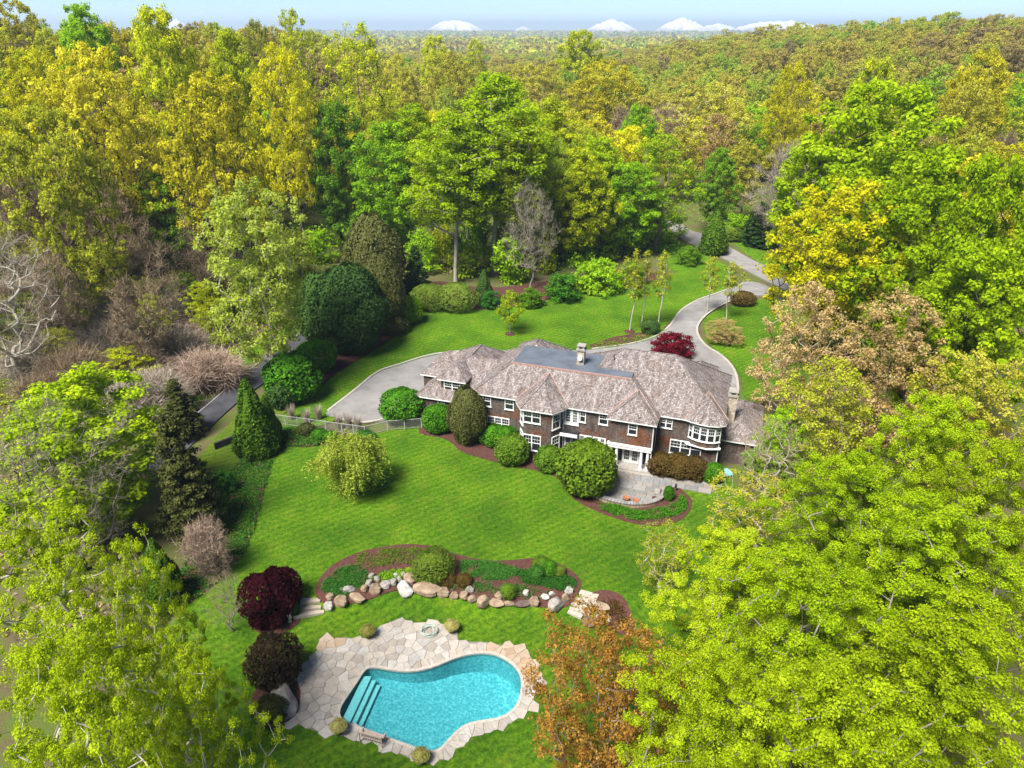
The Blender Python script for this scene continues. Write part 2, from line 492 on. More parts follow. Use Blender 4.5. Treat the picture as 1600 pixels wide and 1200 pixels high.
# planting beds: mulch sheets a little above the lawn
def bed(loop, step=.5, off=.05): return drape('mulch_bed', loop, off, MATS['mulch'], step, skirt=.06)
bed(HOUSE_BED); bed(ROCK_BED, .3, .07); bed(IVY, .8, .04); bed(BACK_BED, 1.2)
bed(circ(434, 960, 1.95), .3); bed(circ(797, 522, .75), .3); bed(circ(984, 518, .8), .3)
bed(gp([(395, 1085), (420, 1060), (455, 1055), (470, 1080), (465, 1110), (450, 1128), (410, 1135), (390, 1115)], 2), .3)
bed(gp([(922, 930), (945, 922), (970, 930), (985, 955), (992, 985), (975, 995), (950, 975), (930, 950)], 2), .3)
bed(gp([(1000, 520), (1040, 515), (1050, 500), (1025, 522), (985, 535), (940, 543), (920, 540), (960, 527)], 2), .8, .045)

# ------------------------------------------------------------------ pool
WZ = -1.0
noisy('plaster', [(.36, (.05, .225, .26)), (.5, (.095, .31, .345)), (.62, (.19, .42, .445))], 5.5, .8, 0, detail=8, coord='World')
noisy('step_plaster', [(.36, (.20, .40, .41)), (.62, (.31, .50, .505))], 5.5, .8, 0, detail=8, coord='World')
noisy('rim_stone', [(.35, (.26, .235, .205)), (.65, (.37, .335, .295))], 4, .85, .3, 25, 4, 'World')
noisy('tile_band', [(.4, (.06, .16, .17)), (.6, (.10, .24, .25))], 8, .4, 0, coord='World')
m, N = newmat('water')
p = N.n('NewGeometry').outputs['Position']
bp = N.n('Bump', {'Strength': .35, 'Distance': .06, 'Height': N.n('Math', {0: N.noise(3.2, 4, .6, p), 1: N.noise(11, 3, .6, p)}, operation='ADD').outputs[0]})
fr = N.n('Fresnel', {'IOR': 1.33, 'Normal': bp.outputs[0]})
tr = N.n('BsdfTransparent', {'Color': (.62, .93, .95, 1)}); gl = N.n('BsdfGlossy', {'Color': (1, 1, 1, 1), 'Roughness': .03, 'Normal': bp.outputs[0]})
mx = N.n('MixShader', {0: fr.outputs[0], 1: tr.outputs[0], 2: gl.outputs[0]})
finish(m, N, mx.outputs[0])
pool = empty('swimming_pool', (pc[0], pc[1], WZ))
tag(pool, 'freeform turquoise swimming pool set in the flagstone deck', 'pool')
rel = lambda loop: [(a - pc[0], b - pc[1]) for a, b in loop]
def shrink(loop, d):
    n = len(loop); out = []
    for i in range(n):
        a = Vector(loop[i - 1]); c = Vector(loop[(i + 1) % n]); t = (c - a).normalized()
        out.append((loop[i][0] - t.y * d * SGN, loop[i][1] + t.x * d * SGN))
    return out
ar = sum(POOL[i][0] * POOL[(i + 1) % len(POOL)][1] - POOL[(i + 1) % len(POOL)][0] * POOL[i][1] for i in range(len(POOL)))
SGN = 1 if ar > 0 else -1
PL = rel(POOL)
if ar < 0: PL = PL[::-1]; SGN = 1
b = MB(); n = len(PL)
for i in range(n):
    j = (i + 1) % n
    b.poly([(*PL[j], .0), (*PL[i], .0), (*PL[i], -2.4), (*PL[j], -2.4)])
b.build('basin_wall', MATS['plaster'], pool)
o = drape('basin_floor', POOL, 0, MATS['plaster'], .4, kind=None, zf=lambda x, y: -1.05 - .95 * sstep(-9, -1, x) - 0 * y, skirt=.01)
o.parent = pool; o.location = (-pc[0], -pc[1], .0)
b = MB()
inn = shrink(PL, .02)
for i in range(n):
    j = (i + 1) % n
    b.poly([(*inn[j], -.02), (*inn[i], -.02), (*inn[i], -.26), (*inn[j], -.26)])
b.build('tile_band', MATS['tile_band'], pool)
b = MB(); b.poly([(*q, -.14) for q in PL])
me = b.mesh('water'); obj('water', me, MATS['water'], pool)
out_ = shrink(PL, -.16); in2 = shrink(PL, .05); b = MB()
for i in range(n):
    j = (i + 1) % n
    b.hexa([(*in2[i], -.05), (*in2[j], -.05), (*out_[j], -.05), (*out_[i], -.05), (*in2[i], .075), (*in2[j], .075), (*out_[j], .075), (*out_[i], .075)])
b.build('coping', MATS['rim_stone'], pool)
# entry steps along the left end
pa = TZ(400 + 566 / 3.3333, 950 + 325 / 3.3333, -1.1); pb = TZ(400 + 440 / 3.3333, 950 + 585 / 3.3333, -1.1)
t = (pb - pa).to_2d().normalized(); nn = Vector((-t.y, t.x))
if nn.x < 0: nn = -nn
for k, (w, z) in enumerate([(.6, -.28), (.95, -.5), (1.3, -.8)]):
    b = MB(); q = [pa.to_2d() + nn * .02 + t * .35, pb.to_2d() + nn * .02 - t * .35, pb.to_2d() + nn * w - t * (.1 + .1 * k), pa.to_2d() + nn * w + t * (.25 + .1 * k)]
    q = [(a.x - pc[0], a.y - pc[1]) for a in q]
    if (q[1][0] - q[0][0]) * (q[2][1] - q[0][1]) - (q[1][1] - q[0][1]) * (q[2][0] - q[0][0]) < 0: q = q[::-1]
    b.prism(q, -2.2, z); b.build('pool_step', MATS['step_plaster'], pool)

# ------------------------------------------------------------------ flagstones
def flagmat(name, stops):
    m, N = newmat(name)
    r = N.n('ObjectInfo').outputs['Random']
    p = N.n('NewGeometry').outputs['Position']
    col = N.ramp(r, stops)
    ns = N.noise(2.5, 7, .7, p)
    col = N.mix(1.0, col, N.ramp(ns, [(.3, (.78, .76, .74)), (.7, (1.14, 1.13, 1.1))]), 'MULTIPLY')
    b_ = N.n('BsdfPrincipled', {'Base Color': col, 'Roughness': .85, 'Specular IOR Level': .2})
    bp = N.n('Bump', {'Strength': .4, 'Distance': .02, 'Height': N.noise(14, 5, .7, p)})
    N.t.links.new(bp.outputs[0], b_.inputs['Normal'])
    finish(m, N, b_.outputs[0])
flagmat('flagstone', [(0, (.23, .205, .18)), (.25, (.28, .26, .238)), (.5, (.30, .265, .225)), (.75, (.335, .315, .295)), (1, (.26, .25, .24))])
flagmat('flag_tan', [(0, (.27, .18, .115)), (.35, (.31, .225, .155)), (.7, (.32, .265, .21)), (1, (.28, .20, .135))])
flagmat('bluestone', [(0, (.15, .15, .147)), (.3, (.195, .19, .187)), (.55, (.20, .175, .145)), (.8, (.23, .222, .215)), (1, (.17, .177, .187))])
rng = random.Random(5)

def clip(poly, px, py, nx_, ny_):
    out = []; n = len(poly)
    for i in range(n):
        a = poly[i]; c = poly[(i + 1) % n]
        da = (a[0] - px) * nx_ + (a[1] - py) * ny_; dc_ = (c[0] - px) * nx_ + (c[1] - py) * ny_
        if da <= 0: out.append(a)
        if da * dc_ < 0:
            t = da / (da - dc_); out.append((a[0] + (c[0] - a[0]) * t, a[1] + (c[1] - a[1]) * t))
    return out

def stone_piece(name, poly, z, th, mat, parent, gap=.011, bev=.012):
    c = (sum(p[0] for p in poly) / len(poly), sum(p[1] for p in poly) / len(poly))
    def inset(d):
        q = poly; n = len(poly)
        r = [(c[0] + (p[0] - c[0]) * 1.0, c[1] + (p[1] - c[1]) * 1.0) for p in poly]
        for i in range(n):
            a = poly[i]; e = poly[(i + 1) % n]; L = math.hypot(e[0] - a[0], e[1] - a[1])
            if L < 1e-4: continue
            nx_, ny_ = (e[1] - a[1]) / L, -(e[0] - a[0]) / L
            r = clip(r, a[0] - nx_ * d, a[1] - ny_ * d, nx_, ny_)
            if len(r) < 3: return None
        return r
    top = inset(gap + bev); bot = inset(gap)
    if not top or not bot or len(top) != len(bot): top = bot
    if not top: return None
    n = len(bot); b = MB(); base = 0
    b.v = [(p[0] - c[0], p[1] - c[1], -th) for p in bot] + [(p[0] - c[0], p[1] - c[1], -bev) for p in bot] + [(p[0] - c[0], p[1] - c[1], 0) for p in top]
    b.f.append(tuple(range(2 * n, 3 * n)))
    for k in (0, 1):
        for i in range(n):
            j = (i + 1) % n; b.f.append((k * n + i, k * n + j, (k + 1) * n + j, (k + 1) * n + i))
    o = b.build(name, mat, parent); o.location = (c[0], c[1], z)
    return o

deck = drape('pool_deck', DECK_IN, .0, MATS['mortar'], .6, [shrink(POOL if ar > 0 else POOL[::-1], -.1)], skirt=.15)
PCCW = POOL if ar > 0 else POOL[::-1]
seeds = []
rs = resample(PCCW, .9)
for i in range(0, len(rs)):
    a = Vector(rs[i - 1]); c = Vector(rs[(i + 1) % len(rs)]); tt = (c - a).normalized(); no = Vector((tt.y, -tt.x)); q = Vector(rs[i])
    dj = rng.uniform(.3, .62); q = q + tt * rng.uniform(-.2, .2); seeds.append((tuple(q + no * dj), True)); seeds.append((tuple(q - no * (dj - .2)), False))
xs = [p[0] for p in DECK]; ys = [p[1] for p in DECK]
tries = 0
while tries < 9000:
    tries += 1
    q = (rng.uniform(min(xs) - .8, max(xs) + .8), rng.uniform(min(ys) - .8, max(ys) + .8))
    if inside(POOL, *q): continue
    md = rng.choice((.6, .85, 1.15, 1.4)) if tries < 2500 else rng.choice((.55, .68))
    if all((q[0] - s[0][0]) ** 2 + (q[1] - s[0][1]) ** 2 > md * md for s in seeds): seeds.append((q, None))
S = np.array([s[0] for s in seeds])
for i, (q, st) in enumerate(seeds):
    if st is False or not inside(DECK, *q): continue
    d = ((S - q) ** 2).sum(1); order = np.argsort(d)[1:22]
    poly = [(q[0] - 1.3, q[1] - 1.3), (q[0] + 1.3, q[1] - 1.3), (q[0] + 1.3, q[1] + 1.3), (q[0] - 1.3, q[1] + 1.3)]
    for k in order:
        mx_, my_ = (S[k] + q) / 2; v = S[k] - q; L = np.hypot(*v)
        poly = clip(poly, mx_, my_, v[0] / L, v[1] / L)
    mtl = 'flag_tan' if (q[0] > -2.2 and q[1] > 36.2) or (q[0] < -12.2 and q[1] > 39.3) else 'flagstone'
    if len(poly) > 2:
        stone_piece('flagstone', poly, hz(*q) + .05 + rng.uniform(-.006, .006), .12, MATS[mtl], deck)
# ------------------------------------------------------------------ house
def shinglemat(name, stops, su, sv, scale_noise, bump=.5, patch=None):
    m, N = newmat(name)
    uv = N.n('TexCoord').outputs['UV']; p = N.n('NewGeometry').outputs['Position']
    br = N.n('TexBrick', {'Vector': uv, 'Color1': (0, 0, 0, 1), 'Color2': (1, 1, 1, 1), 'Mortar': (.5, .5, .5, 1), 'Scale': 1.0, 'Mortar Size': .02, 'Brick Width': su, 'Row Height': sv, 'Bias': 0.0})
    br.offset = .37; br.squash = 1.0
    cell = N.n('Separate' + 'Color', {0: br.outputs[0]}).outputs[0]
    stre = N.n('Mapping', {'Vector': uv, 'Scale': (1.0, .35, 1)}).outputs[0]
    ns = N.noise(scale_noise, 8, .72, stre)
    ns2 = N.noise(.45, 4, .6, p)
    f = N.n('Math', {0: cell, 1: .42, 2: N.n('Math', {0: ns, 1: 1.3, 2: -.36}, operation='MULTIPLY_ADD').outputs[0]}, operation='MULTIPLY_ADD', use_clamp=True).outputs[0]
    col = N.ramp(f, stops)
    if patch:
        col = N.mix(N.ramp(ns2, [(patch[1], (0, 0, 0)), (patch[1] + .14, (1, 1, 1))]), col, N.ramp(f, patch[0]))
    col = N.mix(N.n('Math', {0: br.outputs[1], 1: .55}, operation='MULTIPLY').outputs[0], col, (.04, .034, .03))
    b_ = N.n('BsdfPrincipled', {'Base Color': col, 'Roughness': .9, 'Specular IOR Level': .15})
    bp = N.n('Bump', {'Strength': bump, 'Distance': .03, 'Height': N.n('Math', {0: cell, 1: br.outputs[1]}, operation='SUBTRACT').outputs[0]})
    N.t.links.new(bp.outputs[0], b_.inputs['Normal'])
    finish(m, N, b_.outputs[0])
    return m
shinglemat('roof_shingle', [(.12, (.055, .044, .041)), (.36, (.14, .115, .108)), (.6, (.24, .205, .195)), (.88, (.40, .365, .36))], .17, .19, 1.8, .6,
           ([(.1, (.055, .042, .037)), (.4, (.14, .105, .092)), (.7, (.215, .175, .16)), (.95, (.33, .30, .285))], .52))
shinglemat('wall_shingle', [(.1, (.034, .027, .023)), (.45, (.092, .07, .059)), (.75, (.17, .135, .117)), (.95, (.25, .215, .195))], .16, .14, 2.2, .5,
           ([(.1, (.06, .025, .013)), (.5, (.16, .06, .028)), (.9, (.25, .11, .058))], .50))
noisy('white_paint', [(.3, (.58, .58, .56)), (.7, (.70, .70, .68))], 2, .5, 0, spec=.4)
noisy('membrane', [(.35, (.07, .08, .10)), (.6, (.10, .115, .14))], .6, .55, .1, 20, 6, 'World', .35)
noisy('copper', [(.3, (.24, .13, .10)), (.7, (.38, .24, .20))], 3, .6, 0, spec=.3)
noisy('field_stone', [(.25, (.14, .11, .09)), (.5, (.34, .28, .22)), (.75, (.58, .53, .47))], 5.5, .9, .7, 9, 3, 'Object', .2, bdist=.06)
noisy('dark_slab', [(.4, (.02, .02, .022)), (.6, (.05, .05, .055))], 2, .5, 0)
m, N = newmat('glass')
bp = N.n('Bump', {'Strength': .03, 'Height': N.noise(1.2, 2)})
g = N.n('BsdfPrincipled', {'Base Color': (.018, .022, .026, 1), 'Roughness': .06, 'Specular IOR Level': .6, 'Normal': bp.outputs[0]})
finish(m, N, g.outputs[0])
noisy('curtain', [(.3, (.32, .32, .27)), (.7, (.46, .45, .38))], 3, .7, 0)

HA = math.radians(-18.6); HO = (-10.0, 72.3)
house = empty('shingle_house', (HO[0], HO[1], 0), HA)
tag(house, 'long two-storey brown shingled house with pale weathered cedar roofs', 'house')
ca, sa = math.cos(HA), math.sin(HA)
def toL(p):
    dx = p[0] - HO[0]; dy = p[1] - HO[1]
    return Vector((dx * ca + dy * sa, -dx * sa + dy * ca, p[2]))
def toW(s, d, z=0.): return Vector((HO[0] + s * ca - d * sa, HO[1] + s * sa + d * ca, z))
CL = toL((0, 0, CAMZ))
def hit(px, py, A, B):
    """pixel -> (metres along wall A-B, height) on the wall plane, house coordinates"""
    r = ray(px, py); r = Vector((r.x * ca + r.y * sa, -r.x * sa + r.y * ca, r.z))
    A = Vector((*A, 0)); t = Vector((B[0] - A.x, B[1] - A.y, 0)).normalized(); nrm = Vector((t.y, -t.x, 0))
    k = (A - CL).dot(nrm) / r.dot(nrm); q = CL + r * k
    return (q - A).dot(t), q.z

PITCH = .71
RO = MATS['roof_shingle']; WM = MATS['white_paint']
def fascia(poly, ze, parent=house, h=.16):
    b = MB(); b.prism(poly, ze - h, ze - .012); b.build('eave_trim', WM, parent)
def hip(s0, s1, d0, d1, ze, pitch=PITCH, ridge='s', name='roof', cap=True):
    """hip roof over a rectangle; returns ridge height"""
    b = MB(); hw = (d1 - d0) / 2 if ridge == 's' else (s1 - s0) / 2; zr = ze + hw * pitch
    if ridge == 's': r0, r1 = (s0 + hw, d0 + hw, zr), (s1 - hw, d0 + hw, zr)
    else: r0, r1 = (s0 + hw, d0 + hw, zr), (s0 + hw, d1 - hw, zr)
    a, c, e, f = (s0, d0, ze), (s1, d0, ze), (s1, d1, ze), (s0, d1, ze)
    if ridge == 's': b.poly([a, c, r1, r0]); b.poly([c, e, r1]); b.poly([e, f, r0, r1]); b.poly([f, a, r0])
    else: b.poly([a, c, r0]); b.poly([c, e, r1, r0]); b.poly([e, f, r1]); b.poly([f, a, r0, r1])
    o = b.build(name, RO, house)
    fascia([(s0 + .01, d0 + .01), (s1 - .01, d0 + .01), (s1 - .01, d1 - .01), (s0 + .01, d1 - .01)], ze)
    if cap:
        for u, v in ((a, r0), (c, r0 if ridge == 'd' else r1), (r0, r1), (e, r1), (f, r0 if ridge == 's' else r1)):
            MB().tube([Vector(u) + Vector((0, 0, .03)), Vector(v) + Vector((0, 0, .03))], .07, 5).build('ridge_cap', RO, o)
    return zr
def wallbox(poly, z0, z1): MB().prism(poly, z0, z1).build('wall', MATS['wall_shingle'], house)
R4 = lambda s0, s1, d0, d1: [(s0, d0), (s1, d0), (s1, d1), (s0, d1)]
# bodies
wallbox(R4(-.5, 8.4, .2, 12.6), -.3, 2.95)          # garage wing
wallbox(R4(7.1, 25.96, -1.7, 9.2), -.3, 5.42)       # main range
wallbox(R4(15.9, 32.2, -.4, 10.5), -.3, 5.40)       # right range
wallbox(R4(21.8, 25.99, -2.7, -1.6), 2.55, 5.41)    # room over the portico
wallbox([(12.3, -1.6), (12.3, -2.4), (13.0, -3.5), (15.9, -3.5), (16.6, -2.4), (16.6, -1.6)][::1], -.3, 5.41)  # two-storey bay
# roofs
hip(-.9, 8.9, -.2, 13, 3.0, ridge='d')
b = MB(); zr = 3.0 + 4.9 * PITCH
b.poly([(4, -.19, 3.0), (9.2, -.19, 3.0), (9.2, 4.7, zr + .02), (4, 4.7, zr + .02)]); b.poly([(9.2, 9.6, 3.0), (4, 9.6, 3.0), (4, 4.7, zr + .02), (9.2, 4.7, zr + .02)])
o = b.build('roof', RO, house)
MB().tube([(4, 4.7, zr + .05), (9.2, 4.7, zr + .05)], .07, 5).build('ridge_cap', RO, o)
ZF = 5.5 + 3.6 * PITCH
s0, s1, d0, d1 = 6.7, 26.4, -2.1, 9.6; k = 3.6; bk = 3.6
b = MB(); lo = [(s0, d0, 5.5), (s1, d0, 5.5), (s1, d1, 5.5), (s0, d1, 5.5)]; hi = [(s0 + k, d0 + k, ZF), (s1 - k, d0 + k, ZF), (s1 - k, d1 - bk, ZF), (s0 + k, d1 - bk, ZF)]
for i in range(4):
    j = (i + 1) % 4; b.poly([lo[i], lo[j], hi[j], hi[i]])
mr = b.build('roof', RO, house); fascia(R4(s0 + .01, s1 - .01, d0 + .01, d1 - .01), 5.5)
for i in range(4): MB().tube([Vector(lo[i]) + Vector((0, 0, .03)), Vector(hi[i]) + Vector((0, 0, .03))], .07, 5).build('ridge_cap', RO, mr)
MB().box(s0 + k - .12, s1 - k + .12, d0 + k - .12, d1 - bk + .1, ZF - .06, ZF + .06).build('flat_roof', MATS['membrane'], house)
b = MB(); b.box(s0 + k - .2, s1 - k + .2, d0 + k - .24, d0 + k - .125, ZF - .12, ZF + .04); b.build('copper_edge', MATS['copper'], house)
for sx in (13.2, 16.4, 19.4):
    MB().box(sx - .03, sx + .03, d0 + k - .1, d1 - bk, ZF + .062, ZF + .075).build('membrane_seam', MATS['membrane'], house)
hip(15.5, 32.6, -.8, 10.9, 5.503)
# rear cross roofs whose tips show over the flat roof
hip(7.6, 14.0, 4.6, 12.2, 5.506, ridge='d'); hip(16.2, 19.2, 8.5, 12.5, 5.2, ridge='d'); hip(20.4, 23.4, 9.2, 13.2, 5.2, ridge='d'); hip(27.2, 31.0, 8.6, 13.4, 5.2, ridge='d')
wallbox(R4(8, 13.6, 5, 11.8), -.3, 5.38); wallbox(R4(16.5, 18.9, 9, 12.2), -.3, 5.1); wallbox(R4(20.7, 23.1, 9.6, 12.9), -.3, 5.1); wallbox(R4(27.5, 30.7, 9, 13.1), -.3, 5.1)
# portico hip and bay hip grow out of the main slope
def grown(poly, ze, apex, back, name='roof'):
    b = MB(); n = len(poly)
    for i in range(n - 1): b.poly([(*poly[i], ze), (*poly[i + 1], ze), apex])
    b.poly([(*poly[0], ze), apex, back]); b.poly([(*poly[-1], ze), back, apex])
    o = b.build(name, RO, house)
    q = MB()
    for p in poly[1:-1]: q.tube([(p[0], p[1], ze + .03), (apex[0], apex[1], apex[2] + .03)], .06, 5)
    q.tube([apex, back], .06, 5); q.build('ridge_cap', RO, o)
    v = MB()
    for p in (poly[0], poly[-1]): v.tube([(p[0], p[1], ze + .04), (back[0], back[1], back[2] + .03)], .05, 5)
    v.build('valley_flashing', MATS['copper'], o)
    fascia([(p[0], p[1]) for p in poly], ze - .004, h=.13)
grown([(21.4, -2.0), (21.4, -3.1), (26.38, -3.1), (26.38, -2.0)], 5.507, (23.9, -.55, 7.3), (23.9, .55, 7.36))
grown([(11.6, -2.08), (11.9, -2.75), (12.75, -3.95), (16.15, -3.95), (17.0, -2.75), (17.3, -2.08)], 5.51, (14.45, -1.2, 7.5), (14.45, .9, 7.62))
# bowed bay at the right end
bow = [(29.3, -.35), (29.7, -.65), (30.4, -.92), (31.1, -1.0), (31.8, -.85), (32.3, -.5), (32.45, .1)]
grown([(28.7, -.78), (29.4, -1.05), (30.2, -1.3), (31.1, -1.4), (32.1, -1.2), (32.75, -.75), (32.9, .3)], 5.49, (30.9, .9, 7.2), (30.6, 2.2, 7.4))
wallbox(bow, 4.95, 5.42); wallbox(bow, 2.75, 3.35)
# low right wing
wallbox(R4(32.3, 36.0, 1.8, 10.3), -.3, 2.6); hip(32.0, 36.4, 1.4, 10.7, 2.65, .55, ridge='d')
# dormer on the garage roof
wallbox(R4(1.85, 4.55, 1.0, 4.6), 3.2, 5.05)
b = MB(); z = 5.08; A_, B_, C_, D_ = (1.5, .65, z), (4.95, .65, z), (4.95, 4.6, z), (1.5, 4.6, z); ap = (3.2, 2.3, 6.32); bk_ = (3.2, 4.75, 6.4)
b.poly([A_, B_, ap]); b.poly([B_, C_, bk_, ap]); b.poly([D_, A_, ap, bk_])
b.build('dormer_roof', RO, house); fascia(R4(1.51, 4.94, .66, 4.5), z)
# garage bays on the left side
for dd in (5.6, 9.2):
    wallbox(R4(-1.9, .2, dd - 1.3, dd + 1.3), 1.9, 3.55)
    b = MB(); z = 3.6; q = [(-2.2, dd - 1.6, z), (1.2, dd - 1.6, z), (1.2, dd + 1.6, z), (-2.2, dd + 1.6, z)]; ap = (-.6, dd, 4.7); bk_ = (1.6, dd, 4.75)
    b.poly([q[0], q[1], bk_, ap]); b.poly([q[2], q[3], ap, bk_]); b.poly([q[3], q[0], ap])
    b.build('dormer_roof', RO, house); fascia(R4(-2.19, 1.0, dd - 1.59, dd + 1.59), z)
    b = MB(); b.box(-.62, -.51, dd - 1.2, dd + 1.2, 0, 2.3); dr = b.build('garage_door', WM, house)
    for k_ in range(4):
        MB().box(-.66, -.625, dd - 1.1, dd + 1.1, .1 + .55 * k_, .58 + .55 * k_).build('door_panel', WM, dr)

# windows and doors
def window(A, B, a0, a1, z0, z1, cols=1, style='hung', name='window', pane='glass', proud=.05):
    A3 = Vector((*A, 0)); t = Vector((B[0] - A[0], B[1] - A[1], 0)).normalized(); nr = Vector((t.y, -t.x, 0))
    b = MB()
    def bar(u0, u1, w0, w1, o0, o1):
        c = [A3 + t * u + nr * o for u, o in ((u0, o1), (u1, o1), (u1, o0), (u0, o0))]
        b.hexa([(*q.to_2d(), w0) for q in c] + [(*q.to_2d(), w1) for q in c])
    c = .09
    bar(a0 - c, a0, z0 - c, z1 + c, 0, .09); bar(a1, a1 + c, z0 - c, z1 + c, 0, .09)
    bar(a0, a1, z1, z1 + c, 0, .09); bar(a0 - c - .04, a1 + c + .04, z0 - c - .05, z0 - c, 0, .13); bar(a0, a1, z0 - c, z0, 0, .09)
    w = (a1 - a0) / cols
    for k in range(1, cols): bar(a0 + k * w - .06, a0 + k * w + .06, z0, z1, 0, .085)
    zm = z0 + (z1 - z0) * .5
    for k in range(cols):
        u0 = a0 + k * w + (.06 if k else 0); u1 = a0 + (k + 1) * w - (.06 if k < cols - 1 else 0)
        if style == 'hung':
            bar(u0, u1, zm - .03, zm + .03, 0, .075)
            for q in (1, 2): uu = u0 + (u1 - u0) * q / 3; bar(uu - .009, uu + .009, zm + .03, z1, 0, .06)
            bar(u0, u1, (zm + z1) / 2 - .009, (zm + z1) / 2 + .009, 0, .062)
        else:
            bar(u0, u0 + .1, z0, z1, 0, .07); bar(u1 - .1, u1, z0, z1, 0, .07); bar(u0 + .1, u1 - .1, z0, z0 + .22, 0, .07)
            for q in (1, 2): uu = u0 + .1 + (u1 - u0 - .2) * q / 3; bar(uu - .01, uu + .01, z0 + .22, z1, 0, .06)
            for q in range(1, 5): zz = z0 + .22 + (z1 - z0 - .22) * q / 5; bar(u0 + .1, u1 - .1, zz - .015, zz + .015, 0, .062)
    o = b.build(name, WM, house)
    for k in range(cols):
        u0 = a0 + k * w; u1 = u0 + w
        q = [A3 + t * u + nr * f for u, f in ((u0, .035), (u1, .035), (u1, .004), (u0, .004))]
        MB().hexa([(*p.to_2d(), z0) for p in q] + [(*p.to_2d(), z1) for p in q]).build('pane', MATS[pane], o)
    return o
def wpx(A, B, x0, y0, x1, y1, cols=1, style='hung', name='window', pane='glass', zr=None):
    """window from the pixel corners of its glazed opening (top left, bottom right)"""
    xm = (x0 + x1) / 2; ym = (y0 + y1) / 2
    a0, _ = hit(x0, ym, A, B); a1, _ = hit(x1, ym, A, B)
    sl = .16 * (x1 - x0) / 2
    _, zt = hit(xm, y0 + sl * .6, A, B); _, zb = hit(xm, y1 - sl * .6, A, B)
    if zr: zb, zt = zr
    return window(A, B, a0 + .08, a1 - .08, zb + .08, zt - .08, cols, style, name, pane)
MA, MBk = (7.1, -1.7), (26., -1.7)
UZ = (3.35, 4.95)
wpx(MA, MBk, 754.4, 617, 767.5, 635); wpx(MA, MBk, 789, 621.6, 803, 640.5); wpx(MA, MBk, 761.5, 650, 796, 672, 3)
PF = (12.3, -2.4), (13.0, -3.5), (15.9, -3.5), (16.6, -2.4)
wpx(PF[1], PF[2], 818, 640, 845, 662, 2, pane='glass'); wpx(PF[1], PF[2], 817, 678, 845, 704.5, 2)
L45 = math.hypot(.7, 1.1)
for A, B in ((PF[0], PF[1]), (PF[2], PF[3])):
    window(A, B, .2, L45 - .2, 3.4, 4.95); window(A, B, .2, L45 - .2, .75, 2.4)
wpx(MA, MBk, 872, 636, 880.5, 653.5); wpx(MA, MBk, 906, 640, 915.6, 660); wpx(MA, MBk, 936, 645, 950.5, 664)
wpx(MA, MBk, 882.5, 637, 904.5, 664, 2, 'french', 'french_door'); 
a0, _ = hit(883, 690, MA, MBk); a1, _ = hit(903, 690, MA, MBk); window(MA, MBk, a0, a1, .15, 2.3, 2, 'french', 'french_door')
for x0, x1 in ((905.5, 923), (927.5, 945.5)):
    a0, _ = hit(x0, 688, MA, MBk); a1, _ = hit(x1, 690, MA, MBk); window(MA, MBk, a0, a1, .15, 2.3, 2, 'french', 'french_door')
a0, _ = hit(879, 667, MA, MBk); a1, _ = hit(905, 667, MA, MBk)
bal = MB().box(MA[0] + a0, MA[0] + a1, -2.6, -1.705, 2.62, 2.75).build('balcony', MATS['dark_slab'], house)
MB().box(MA[0] + a0 - .04, MA[0] + a1 + .04, -2.68, -2.605, 2.42, 2.78).build('balcony_fascia', WM, bal)
b = MB()
for k_ in range(12): b.box(MA[0] + a0 + .1 + k_ * (a1 - a0 - .2) / 11 - .012, MA[0] + a0 + .1 + k_ * (a1 - a0 - .2) / 11 + .012, -2.62, -2.598, 2.79, 3.6)
b.box(MA[0] + a0, MA[0] + a1, -2.63, -2.59, 3.6, 3.64)
b.build('balcony_railing', MATS['dark_slab'], bal)
PA, PB = (21.8, -2.7), (26.0, -2.7)
wpx(PA, PB, 981.5, 661, 996, 680)
RA, RB = (26., -.4), (32.2, -.4)
wpx(RA, RB, 1030.5, 651.5, 1051, 669.5, 2); wpx(RA, RB, 1046, 687, 1096, 713, 3)
for i, (A, B) in enumerate(zip(bow[:-1], bow[1:])):
    L_ = math.hypot(B[0] - A[0], B[1] - A[1])
    if i < 5: window(A, B, .08, L_ - .08, 3.5, 4.9, 1, pane='glass')
wallbox([(p[0] * .985 + .46, p[1] * .985 + .015) for p in bow], 3.3, 5.0)
b = MB().prism([(29.0, -.41), (29.2, -.75), (31.2, -1.15), (32.5, -.75), (32.5, -.41)], 2.64, 2.74); b.build('window_canopy', WM, house)
wpx((-.5, .2), (8.4, .2), 684.5, 626, 695, 640); 
window((1.85, 1.0), (4.55, 1.0), .45, 2.25, 3.55, 4.75, 2)
# portico: dark wall panel painted as the shaded opening, paired columns, beam, floor and steps
MB().box(22.05, 25.75, -1.78, -1.705, 0, 2.5).build('porch_shade_panel', MATS['dark_slab'], house)
a_ = window((21.8, -1.78), (26., -1.78), 1.35, 2.9, .2, 2.3, 2, 'french', 'french_door')
MB().box(21.7, 26.05, -3.0, -2.55, 2.3, 2.6).build('entablature', WM, house)
MB().box(21.6, 26.12, -3.06, -2.5, 2.605, 2.7).build('cornice', WM, house)
for s in (22.0, 22.62, 25.1, 25.74):
    b = MB().lathe([(.21, .16), (.21, .24), (.17, .27), (.165, .9), (.135, 2.12), (.17, 2.16), (.19, 2.22), (.19, 2.296)], 14, (s, -2.78)); b.build('column', WM, house, smooth=False)
MB().box(21.5, 26.3, -3.25, -1.79, -.1, .16).build('porch_floor', MATS['path_stone'], house)
MB().box(21.3, 26.5, -3.65, -3.255, -.1, .08).build('porch_step', MATS['path_stone'], house)
# downspouts and corner boards
for s, d in ((26.06, -.47), (32.28, -.47), (16.75, -1.78), (7.05, -1.78), (-.56, .14), (26.06, -2.78)):
    MB().tube([(s, d, 5.25 if s > 1 else 2.8), (s, d, .0)], .055, 6).build('downspout', WM, house)
